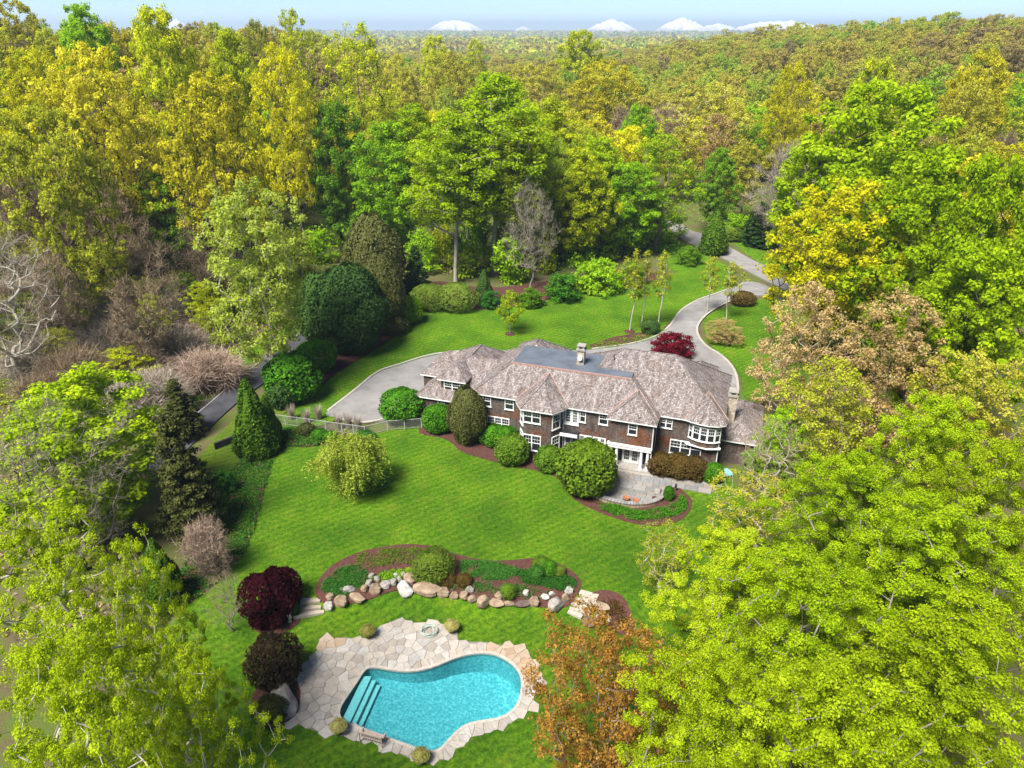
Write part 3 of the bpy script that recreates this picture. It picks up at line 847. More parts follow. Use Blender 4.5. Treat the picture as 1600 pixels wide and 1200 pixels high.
# chimneys
def chimney(s, d, w, dd, z0, z1):
    b = MB(); b.box(s - w, s + w, d - dd, d + dd, z0, z1 - .35); ch = b.build('chimney', MATS['field_stone'], house)
    MB().box(s - w - .1, s + w + .1, d - dd - .1, d + dd + .1, z1 - .35, z1 - .15).build('chimney_cap', MATS['path_stone'], ch)
    for q in (-1, 1): MB().box(s + q * (w - .12) - .08, s + q * (w - .12) + .08, d - dd, d + dd, z1 - .15, z1 + .14).build('flue_leg', MATS['field_stone'], ch)
    MB().box(s - w - .06, s + w + .06, d - dd - .06, d + dd + .06, z1 + .14, z1 + .24).build('flue_cover', MATS['path_stone'], ch)
    return ch
ch = chimney(17.2, 3.2, .38, .36, ZF, 10.05)
b = MB(); b.tube([(17.2, 2.83, 8.95), (17.2, 2.55, 8.97)], .24, 14); b.poly([(17.2 + .24 * math.cos(6.2832 * k / 14), 2.55, 8.97 + .24 * math.sin(6.2832 * k / 14)) for k in range(14)]); b.build('satellite_dish', WM, ch)
chimney(33.0, 4.6, .42, .5, 0, 6.6)
for s, d, z in ((9.0, 1.5, 6.8), (20.6, 3.7, 8.9)):
    MB().tube([(s, d, z - .6), (s, d, z + .55)], .05, 6).build('vent_pipe', MATS['dark_slab'], house)

# ------------------------------------------------------------------ upper terrace
TER = [toW(*p) for p in ((20.2, -3.6), (20.2, -7.3), (21.5, -8.7), (23.5, -9.2), (25.5, -9.1), (27.1, -8.2), (27.8, -6.8), (27.6, -5.3), (32.6, -4.2), (32.6, -2.6), (26.6, -3.3))]
TER = [tuple(p[:2]) for p in TER]
ter = drape('stone_terrace', TER, .02, MATS['mortar'], .6, skirt=.3)
rng = random.Random(11)
d = -9.4
while d < -2.6:
    rowh = rng.choice((.55, .7, .85)); s = 19.6 + rng.uniform(-.4, 0)
    while s < 33:
        w = rng.choice((.6, .8, 1.0, 1.25)); c = toW(s + w / 2, d + rowh / 2)
        if inside(TER, c.x, c.y):
            q = [toW(*p) for p in ((s, d), (s + w, d), (s + w, d + rowh), (s, d + rowh))]
            stone_piece('flagstone', [tuple(p[:2]) for p in q], .075 + rng.uniform(-.004, .004), .1, MATS['bluestone'], ter, .012, .01)
        s += w
    d += rowh
# curved seat wall round the terrace: stone blocks and cap slabs
wl = [tuple(toW(*p)[:2]) for p in ((20.3, -7.9), (21.5, -8.75), (23.2, -9.25), (25.0, -9.3), (26.5, -8.8), (27.6, -7.8), (28.0, -6.6), (27.85, -5.5))]
wl = resample(smooth_loop(wl, 6, False), .55, False)
sw = empty('seat_wall', (wl[0][0], wl[0][1], 0)); tag(sw, 'low curved stone seat wall round the bluestone terrace', 'wall')
ox, oy = wl[0]
for i in range(len(wl) - 1):
    a, c = Vector(wl[i]), Vector(wl[i + 1]); tt = (c - a).normalized(); no = Vector((-tt.y, tt.x)); g_ = tt * .012
    def blk(nm, hw, z0, z1, mt):
        q = [a + g_ - no * hw, c - g_ - no * hw, c - g_ + no * hw, a + g_ + no * hw]
        MB().hexa([(p.x - ox, p.y - oy, z0) for p in q] + [(p.x - ox, p.y - oy, z1) for p in q]).build(nm, mt, sw)
    blk('wall_stone', .17 + rng.uniform(-.015, .015), -.3, .4, MATS['flag_tan']); blk('cap_slab', .24, .404, .47 + rng.uniform(0, .006), MATS['bluestone'])
# ------------------------------------------------------------------ plant materials
LEAF = {
 'lime':   ((0.1546, 0.2587, 0.0048), (0.3091, 0.4435, 0.008), (0.4894, 0.616, 0.0176)),
 'limey':  ((0.1942, 0.2782, 0.0064), (0.3541, 0.4596, 0.0096), (0.5255, 0.6411, 0.024)),
 'green':  ((0.1097, 0.2332, 0.0073), (0.2438, 0.4484, 0.0121), (0.4631, 0.6637, 0.0218)),
 'deep':   ((0.0683, 0.1615, 0.0097), (0.1463, 0.296, 0.0145), (0.2682, 0.4484, 0.0242)),
 'mid':    ((0.2072, 0.269, 0.0073), (0.4143, 0.4843, 0.0121), (0.6825, 0.6996, 0.0242)),
 'pale':   ((.22, .28, .03), (.38, .46, .055), (.54, .62, .11)),
 'gold':   ((0.2854, 0.2608, 0.012), (0.5282, 0.4882, 0.0216), (0.7851, 0.7408, 0.048)),
 'yellow': ((0.3469, 0.3457, 0.0072), (0.6105, 0.5815, 0.012), (0.8, 0.8, 0.03)),
 'olive':  ((0.1855, 0.202, 0.012), (0.3568, 0.3872, 0.024), (0.5709, 0.6061, 0.054)),
 'ochre':  ((0.2202, 0.2037, 0.0173), (0.4267, 0.4076, 0.0378), (0.6469, 0.6283, 0.081)),
 'tan':    ((.27, .18, .06), (.47, .34, .13), (.66, .51, .25)),
 'bronze': ((0.14, 0.0616, 0.0132), (0.29, 0.1456, 0.0242), (0.46, 0.2632, 0.0495)),
 'maroon': ((0.0187, 0.0034, 0.0059), (0.0467, 0.0076, 0.0127), (0.085, 0.0153, 0.0213)),
 'red':    ((.07, .004, .010), (.17, .009, .020), (.30, .025, .045)),
 'plum':   ((.030, .016, .014), (.065, .035, .028), (.085, .095, .02)),
 'yew':    ((0.0125, 0.0343, 0.0094), (0.0312, 0.0702, 0.0156), (0.0702, 0.1326, 0.0281)),
 'yewb':   ((0.0319, 0.0408, 0.0102), (0.0701, 0.079, 0.0204), (0.1275, 0.1339, 0.0382)),
 'box':    ((0.0187, 0.0747, 0.006), (0.0438, 0.1495, 0.008), (0.0938, 0.253, 0.014)),
 'arbor':  ((0.025, 0.0633, 0.006), (0.0625, 0.1323, 0.01), (0.1375, 0.23, 0.02)),
 'rust':   ((.05, .035, .012), (.12, .075, .022), (.20, .15, .035)),
 'bigball': ((.04, .085, .006), (.105, .175, .012), (.20, .28, .03)),
 'cover':  ((0.021, 0.09, 0.015), (0.0525, 0.18, 0.024), (0.1125, 0.285, 0.045)),
 'coverl': ((0.069, 0.1265, 0.0138), (0.1495, 0.23, 0.023), (0.253, 0.345, 0.0575)),
 'twig':   ((.14, .115, .085), (.28, .235, .18), (.42, .365, .29)),
 'twigp':  ((0.156, 0.105, 0.0828), (0.312, 0.225, 0.1724), (0.4836, 0.375, 0.2828)),
 'twigb':  ((0.117, 0.087, 0.0528), (0.234, 0.1726, 0.1082), (0.3744, 0.285, 0.1848)),
 'flower': ((.16, .17, .03), (.35, .33, .08), (.62, .58, .25)),
}
for k_, (a, b_, c) in LEAF.items():
    tr_ = 0.08 if k_ in ('twig', 'twigp', 'twigb') else (.15 if k_ in ('yew', 'yewb', 'arbor', 'box', 'bigball') else .5)
    leafmat('leaf_' + k_, a, b_, c, tr_, .2)
noisy('bark_dark', [(.3, (.035, .028, .022)), (.7, (.09, .075, .06))], 3, .95, .6, 8, 5, spec=.1, stretch=(1, 1, .25))
noisy('bark_grey', [(.3, (.10, .085, .07)), (.7, (.22, .195, .165))], 3, .95, .5, 8, 5, spec=.1, stretch=(1, 1, .25))
noisy('bark_pale', [(.3, (.22, .19, .155)), (.7, (.46, .42, .36))], 2, .9, .4, 8, 5, spec=.1, stretch=(1, 1, .4))

# ------------------------------------------------------------------ plant shapes
def leaf_quads(P, Nrm, size, R, asp=.62, fold=.12):
    """kite-shaped leaves at P facing Nrm"""
    n = len(P)
    Nrm = Nrm / (np.linalg.norm(Nrm, axis=1, keepdims=True) + 1e-9)
    a = R.normal(size=(n, 3)); t = a - Nrm * (a * Nrm).sum(1, keepdims=True); t /= np.linalg.norm(t, axis=1, keepdims=True) + 1e-9
    b = np.cross(Nrm, t); s = (size * R.uniform(.65, 1.35, n))[:, None] if np.isscalar(size) else size[:, None]
    V = np.empty((n, 4, 3))
    V[:, 0] = P - t * s * .5; V[:, 2] = P + t * s * .5
    V[:, 1] = P + b * s * asp * .5 + Nrm * s * fold + t * s * .08; V[:, 3] = P - b * s * asp * .5 + Nrm * s * fold + t * s * .08
    return V.reshape(-1, 3), np.arange(n * 4).reshape(n, 4)

def tubes(A, B, ra, rb, k=5):
    D = B - A; L = np.linalg.norm(D, axis=1, keepdims=True) + 1e-9; D = D / L
    ref = np.where(np.abs(D[:, 2:3]) > .9, np.array([[1., 0, 0]]), np.array([[0., 0, 1]]))
    U = np.cross(D, ref); U /= np.linalg.norm(U, axis=1, keepdims=True) + 1e-9; W = np.cross(D, U)
    n = len(A); V = np.empty((n, 2 * k, 3))
    for i in range(k):
        c, s = math.cos(2 * math.pi * i / k), math.sin(2 * math.pi * i / k)
        V[:, i] = A + (U * c + W * s) * ra[:, None]; V[:, k + i] = B + (U * c + W * s) * rb[:, None]
    base = (np.arange(n) * 2 * k)[:, None]
    Fs = np.concatenate([np.stack([base[:, 0] + i, base[:, 0] + (i + 1) % k, base[:, 0] + k + (i + 1) % k, base[:, 0] + k + i], 1) for i in range(k)])
    return V.reshape(-1, 3), Fs

PROF = {
 'oval': lambda h: np.sin(np.pi * (.10 + .84 * h)) ** .75,
 'dome': lambda h: np.where(h < .35, .62 + .38 * np.sin(h / .35 * np.pi / 2), np.sqrt(np.clip(1 - ((h - .35) / .65) ** 2.2, 0, 1)) * 1.0),
 'wide': lambda h: np.where(h < .5, .45 + .55 * np.sin(h / .5 * np.pi / 2), np.sqrt(np.clip(1 - ((h - .5) / .5) ** 2.4, 0, 1))),
 'tall': lambda h: np.where(h < .3, .55 + .45 * h / .3, (np.clip(1 - ((h - .3) / .7) ** 1.8, 0, 1)) ** .8),
 'cone': lambda h: np.clip(1.02 - h, .02, 1) ** .75 * np.where(h < .12, .75 + 2.0 * h, 1),
}

def skeleton(R, H, W, cb, prof, ncl, shell, ttop, lobes, rt, wig=.012):
    """trunk, limbs and cluster centres of one tree"""
    nt_ = 10; tz = np.linspace(0, H * ttop, nt_)
    wx = np.cumsum(R.normal(0, H * wig, (nt_, 2)), 0); wx[0] = 0; wx[1] *= .3
    pos = [np.array([wx[i, 0], wx[i, 1], tz[i]]) for i in range(nt_)]; par = [-1] + list(range(nt_ - 1))
    f = PROF[prof]; ld = R.normal(size=(lobes, 3)); ld /= np.linalg.norm(ld, axis=1, keepdims=True); ls = R.uniform(.05, .42, lobes)
    C = []
    while len(C) < ncl:
        h = R.uniform(0, 1); p = float(f(np.array(h)))
        if R.uniform() > p * 1.05: continue
        a = R.uniform(0, 2 * np.pi); d = np.array([math.cos(a), math.sin(a), (h - .45) * 1.8]); d /= np.linalg.norm(d)
        bump = .70 + (np.clip((ld @ d - .80) / .20, 0, 1) * ls).max() * 1.25
        r = W / 2 * p * (R.uniform() ** shell) * bump
        C.append((r * math.cos(a), r * math.sin(a), H * (cb + (1 - cb) * h * (.93 + .07 * bump))))
    C = np.array(C)
    C = C[np.argsort(np.linalg.norm(C - np.array([0, 0, H * cb * .8]), axis=1))]
    lo = H * cb * .55; cl = []
    P = np.array(pos)
    ok = list(P[:, 2] >= lo)
    for c in C:
        P = np.array(pos); d = np.linalg.norm(P - c, axis=1)
        cost = d + 1.3 * np.clip(P[:, 2] - c[2] + .35 * d, 0, None) + np.where(np.array(ok), 0, 1e6)
        i = int(np.argmin(cost)); a = P[i]; L = d[i]; k = int(L / (H * .07))
        for q in range(k):
            t = (q + 1) / (k + 1); m_ = a + (c - a) * t + R.normal(0, .045 * L, 3); m_[2] -= .10 * L * math.sin(math.pi * t) * (1 if L > H * .15 else .3)
            pos.append(m_); par.append(i); ok.append(True); i = len(pos) - 1
        pos.append(c); par.append(i); ok.append(True); cl.append(len(pos) - 1)
    n = len(pos); w = np.zeros(n); w[cl] = 1
    for i in range(n - 1, 0, -1): w[par[i]] += w[i]
    r = np.maximum(rt * (np.maximum(w, .6) / w[0]) ** .5, .018)
    return np.array(pos), np.array(par), r, C

def trunk_mesh(name, pos, par, r, k=5, flare=1.35):
    i = np.arange(1, len(pos)); p = par[1:]
    ra = np.minimum(r[p], r[i] * 1.5); ra[0] = r[0] * flare
    return mesh_np(name, *tubes(pos[p], pos[i], ra, r[i], k), smooth=True)

def clump_leaves(R, C, m, rad, size, flat=.7, up=.9, axis=None, asp=.62):
    n = len(C); k = R.integers(int(m * .6), int(m * 1.4) + 1, n); Cc = np.repeat(C, k, 0); N_ = len(Cc)
    rr = np.repeat(rad * R.uniform(.65, 1.3, n), k)
    d = R.normal(size=(N_, 3)); d /= np.linalg.norm(d, axis=1, keepdims=True)
    off = d * (R.uniform(0, 1, N_) ** .45)[:, None] * rr[:, None]; off[:, 2] *= flat
    Nv = d * .7 + R.normal(0, .45, (N_, 3)) + np.array([0, 0, up])
    v = np.clip(np.repeat(R.normal(.5, .13, n), k) + R.normal(0, .16, N_), 0, 1)
    V, Fs = leaf_quads(Cc + off, Nv, size, R, asp)
    return V, Fs, v

def make_tree(name, seed, H, W, cb, prof, ncl, m, leaf, rad, shell=.45, ttop=.7, lobes=14, rt=.32, k=5, wig=.012, flat=.7, up=.9):
    R = np.random.default_rng(seed)
    pos, par, r, C = skeleton(R, H, W, cb, prof, ncl, shell, ttop, lobes, rt, wig)
    tm = trunk_mesh(name + '_trunk', pos, par, r, k)
    V, Fs, v = clump_leaves(R, C, m, rad, leaf, flat, up)
    cm = mesh_np(name + '_crown', V, Fs, {'v': v})
    return dict(t=tm, c=cm, H=H, W=W)

def make_bare(name, seed, H, W, cb, prof, ncl, ntw, tl, tw, rt=.3, shell=.5, ttop=.5, leafs=0, wig=.02):
    """leafless tree: limbs and a haze of fine twigs"""
    R = np.random.default_rng(seed)
    pos, par, r, C = skeleton(R, H, W, cb, prof, ncl, shell, ttop, 10, rt, wig)
    tm = trunk_mesh(name + '_trunk', pos, par, r * .9, 5)
    base = C[R.integers(0, len(C), ntw)] + R.normal(0, .15, (ntw, 3))
    ax = np.array([0, 0, H * cb]); d = base - ax; d /= np.linalg.norm(d, axis=1, keepdims=True) + 1e-6
    d = d * .7 + R.normal(0, .55, (ntw, 3)) + np.array([0, 0, .15]); d /= np.linalg.norm(d, axis=1, keepdims=True)
    L = tl * R.uniform(.5, 1.4, ntw)[:, None]; e = base + d * L
    s = np.cross(d, R.normal(size=(ntw, 3))); s /= np.linalg.norm(s, axis=1, keepdims=True) + 1e-9
    V = np.stack([base - s * tw, base + s * tw, e + s * tw * .35, e - s * tw * .35], 1).reshape(-1, 3); v = R.uniform(0, 1, ntw)
    # second order
    k2 = np.repeat(np.arange(ntw), 2); b2 = base[k2] + d[k2] * L[k2] * R.uniform(.3, .9, (len(k2), 1)); d2 = d[k2] + R.normal(0, .6, (len(k2), 3)); d2 /= np.linalg.norm(d2, axis=1, keepdims=True)
    e2 = b2 + d2 * L[k2] * .6; s2 = np.cross(d2, R.normal(size=d2.shape)); s2 /= np.linalg.norm(s2, axis=1, keepdims=True) + 1e-9
    V2 = np.stack([b2 - s2 * tw * .7, b2 + s2 * tw * .7, e2 + s2 * tw * .25, e2 - s2 * tw * .25], 1).reshape(-1, 3)
    V = np.concatenate([V, V2]); v = np.concatenate([v, R.uniform(0, 1, len(k2))])
    cm = mesh_np(name + '_twigs', V, np.arange(len(V)).reshape(-1, 4), {'v': v})
    return dict(t=tm, c=cm, H=H, W=W, bare=True)

def make_dense(name, seed, H, W, prof, n, size, shell=.14, rough=.16, asp=.5, spray=.35, low=0.0, lobes=18):
    """clipped or naturally dense evergreen: foliage sprays packed near the surface"""
    R = np.random.default_rng(seed); f = PROF.get(prof)
    h = R.uniform(0, 1, n * 2)
    if prof == 'ball':
        h = (1 - np.cos(np.pi * R.uniform(.02, 1, n * 2) ** .9)) / 2; pr = np.sqrt(np.clip(1 - (2 * h - 1) ** 2, 0, 1)) ** .85
    else:
        pr = f(h); keep = R.uniform(0, 1, n * 2) < np.clip(pr * 1.1 + .08, 0, 1); h = h[keep]; pr = pr[keep]
    h = h[:n]; pr = pr[:n]; n = len(h); a = R.uniform(0, 2 * np.pi, n)
    ld = R.normal(size=(lobes * 3, 3)); ld /= np.linalg.norm(ld, axis=1, keepdims=True)
    d = np.stack([np.cos(a), np.sin(a), (h - .45) * 2], 1); dn = d / np.linalg.norm(d, axis=1, keepdims=True)
    bump = 1 - rough + rough * 2 * np.clip(((dn @ ld.T).max(1) - .82) / .18, 0, 1)
    rr = W / 2 * pr * bump * R.uniform(0, 1, n) ** shell
    z = H * (low + (1 - low) * h) * (1 + (bump - 1) * .25)
    P = np.stack([rr * np.cos(a), rr * np.sin(a), z], 1)
    nv = np.stack([np.cos(a), np.sin(a), (h - .35) * 1.6], 1) + R.normal(0, spray, (n, 3))
    v = np.clip(R.normal(.5, .17, n) + (bump - 1) * .6, 0, 1)
    V, Fs = leaf_quads(P, nv, size, R, asp, .1)
    cm = mesh_np(name + '_foliage', V, Fs, {'v': v})
    S = np.array([[0, 0, 0], [.02, 0, H * .3], [0, .02, H * .75]]) * 1.0
    tm = mesh_np(name + '_stem', *tubes(S[:-1], S[1:], np.array([W * .035, W * .025]), np.array([W * .025, W * .01]), 6))
    return dict(t=tm, c=cm, H=H, W=W, dense=True)

PROTO = {}
def add(kind, *ps): PROTO[kind] = list(ps)
add('near', *[make_tree('near', 100 + i, 26, 15, .20, 'oval', 560, 205, .165, .62, .62, .8, 34, .36, 6, wig=.02, flat=.8, up=.35) for i in range(2)])
add('open', *[make_tree('open', 110 + i, 26, 15, .20, 'oval', 430, 140, .165, .56, .6, .85, 16, .36, 6, wig=.025, up=.4) for i in range(2)])
add('maple', *[make_tree('maple', 10 + i, 20, 14, .16, 'oval', 340, 95, .34, .88, .42, .75, 24, .30, up=.5) for i in range(3)])
add('oak', *[make_tree('oak', 20 + i, 22, 16, .26, 'dome', 380, 62, .34, .82, .42, .55, 26, .36, wig=.02, up=.5) for i in range(3)])
add('tulip', *[make_tree('tulip', 30 + i, 32, 14, .36, 'tall', 380, 72, .36, .95, .5, .85, 22, .29, wig=.006, up=.5) for i in range(2)])
add('airy', *[make_tree('airy', 40 + i, 24, 13, .30, 'oval', 230, 44, .34, .85, .5, .8, 16, .28, up=.5) for i in range(2)])
add('pale', make_tree('pale', 50, 22, 14, .20, 'wide', 360, 58, .31, .8, .5, .85, 20, .30, up=.5))
add('far', *[make_tree('far', 60 + i, 22, 14, .24, 'dome', 180, 50, .50, 1.05, .4, .6, 22, .32, 4, wig=.02, up=.5) for i in range(4)])
add('fart', *[make_tree('fart', 65 + i, 24, 13, .22, 'oval', 180, 50, .50, 1.05, .4, .75, 20, .3, 4, up=.5) for i in range(2)])
add('sparse', *[make_tree('sparse', 70 + i, 16, 12, .18, 'wide', 230, 26, .26, .7, .5, .6, 14, .22, wig=.025) for i in range(2)])
add('tanny', *[make_tree('tanny', 75 + i, 20, 14, .14, 'dome', 340, 44, .29, .78, .45, .65, 24, .28, wig=.02, up=.5) for i in range(2)])
add('bronze', make_tree('bronze', 80, 14, 13, .10, 'wide', 460, 60, .19, .62, .55, .6, 26, .22, wig=.02, up=.4))
add('small', make_tree('small', 85, 5, 4, .28, 'oval', 80, 60, .17, .36, .45, .7, 10, .07, up=.5))
add('loose', *[make_tree('loose', 86 + i, 3, 3.6, .03, 'dome', 70, 34, .20, .42, .45, .5, 12, .05, up=.5) for i in range(2)])
add('rhodo', *[make_tree('rhodo', 88 + i, 3, 4, .02, 'dome', 130, 70, .17, .42, .35, .5, 16, .05, up=.6) for i in range(2)])
add('birch', *[make_tree('birch', 90 + i, 9, 3.6, .40, 'tall', 60, 30, .20, .45, .6, .9, 8, .09, wig=.012) for i in range(2)])
add('bare', *[make_bare('bare', 200 + i, 20, 16, .2, 'wide', 320, 4500, 1.2, .028, .36) for i in range(2)])
add('barefar', *[make_bare('barefar', 205 + i, 20, 14, .25, 'dome', 200, 3000, 1.5, .05, .32) for i in range(2)])
add('barenear', *[make_bare('barenear', 216 + i, 20, 16, .2, 'wide', 260, 3000, 1.1, .011, .34) for i in range(2)])
add('sapling', *[make_bare('sapling', 208 + i, 12, 5, .3, 'tall', 50, 700, .9, .02, .13, .6, .9) for i in range(2)])
add('bramble', *[make_bare('bramble', 210 + i, 4, 6, .02, 'wide', 70, 3800, 1.5, .022, .06, .6, .5) for i in range(3)])
add('lilac', make_bare('lilac', 214, 3, 3, .05, 'wide', 130, 3400, .4, .010, .05, .4, .4))
add('cone', *[make_dense('cone', 300 + i, 8, 3.6, 'cone', 11000, .30, .16, .34, .42, .5) for i in range(2)])
add('yew', *[make_dense('yew', 310 + i, 9, 7, 'oval', 17000, .36, .14, .26, .45, .5) for i in range(2)])
add('spruce', *[make_tree('spruce', 320 + i, 14, 9, .03, 'cone', 420, 62, .30, .62, .5, .95, 26, .16, 5, wig=.004, flat=.45, up=.5) for i in range(2)])
add('ball', *[make_dense('ball', 330 + i, 2, 2.2, 'ball', 8000, .145, .14, .2, .6, .85) for i in range(2)])
add('bush', *[make_dense('bush', 340 + i, 2, 2.6, 'ball', 5200, .185, .22, .3, .6, .7) for i in range(3)])
add('mound', make_dense('mound', 350, 2, 3, 'ball', 7000, .155, .14, .22, .45, .6))

# weeping willow, small
def make_willow():
    R = np.random.default_rng(77); H = 6; W = 7
    pos, par, r, C = skeleton(R, H * .92, W * .86, .35, 'wide', 110, .5, .55, 10, .13, .02)
    tm = trunk_mesh('willow_trunk', pos, par, r, 5)
    k = np.repeat(np.arange(len(C)), 16); n = len(k); P0 = C[k] + R.normal(0, .22, (n, 3)); L = R.uniform(.5, 1.7, n); out = P0.copy(); out[:, 2] = 0; out /= np.linalg.norm(out, axis=1, keepdims=True) + 1e-6
    pts = []; vs = []
    for q in range(11):
        t = (q + R.uniform(0, 1, n)) / 11; p = P0 + out * (t * .35)[:, None]; p[:, 2] += .25 * t - L * t * t * 1.3 * 1.0
        p[:, 2] = np.maximum(p[:, 2], .25); pts.append(p + R.normal(0, .05, (n, 3))); vs.append(np.clip(R.normal(.5, .2, n), 0, 1))
    P = np.concatenate(pts); V, Fs = leaf_quads(P, R.normal(size=P.shape) + np.array([0, 0, .5]), .19, R, .45)
    return dict(t=tm, c=mesh_np('willow_crown', V, Fs, {'v': np.concatenate(vs)}), H=H, W=W)
add('willow', make_willow())

COUNT = {}
def plant(kind, loc, h, w, leaf, name, label, cat, group=None, bark=None, rz=None, lean=(0, 0), var=None):
    """one tree or shrub: an empty with its trunk and its crown"""
    i = COUNT.get(kind, 0); COUNT[kind] = i + 1
    pr = PROTO[kind][(i if var is None else var) % len(PROTO[kind])]
    e = empty(name, loc, rz if rz is not None else (i * 2.399) % 6.283)
    e.rotation_euler = (lean[0], lean[1], e.rotation_euler.z)
    e.scale = (w / pr['W'], w / pr['W'], h / pr['H'])
    tag(e, label, cat, group)
    dense = pr.get('dense'); bare = pr.get('bare')
    obj('stem' if dense else 'trunk', pr['t'], MATS[bark or 'bark_dark'], e)
    obj('foliage' if dense else ('twigs' if bare else 'crown'), pr['c'], MATS['leaf_' + leaf], e)
    TREES.append((loc[0], loc[1], w / 2, h))
    return e
TREES = []

def at_depth(px, ytop, Yd, wpx):
    """crown centre column, top row and width in pixels at ground distance Yd -> base, height, width"""
    r = ray(px, ytop); t = Yd / r.y; top = Vector((r.x * t, Yd, CAMZ + r.z * t))
    zc = Yd * math.cos(TH) - (top.z * .75 + .25 * hz(top.x, Yd) - CAMZ) * math.sin(TH)
    g = hz(top.x, Yd)
    return Vector((top.x, Yd, g - .1)), top.z - g + .1, wpx / F * zc

def at_base(bx, by, ytop, wpx, cxp=None):
    g = T(bx, by); r = ray(bx, ytop); t = g.y / r.y; z = CAMZ + r.z * t
    zc = g.y * math.cos(TH) - ((z + g.z) / 2 - CAMZ) * math.sin(TH)
    return Vector((g.x, g.y, g.z - .08)), max(z - g.z + .08, .3), wpx / F * zc
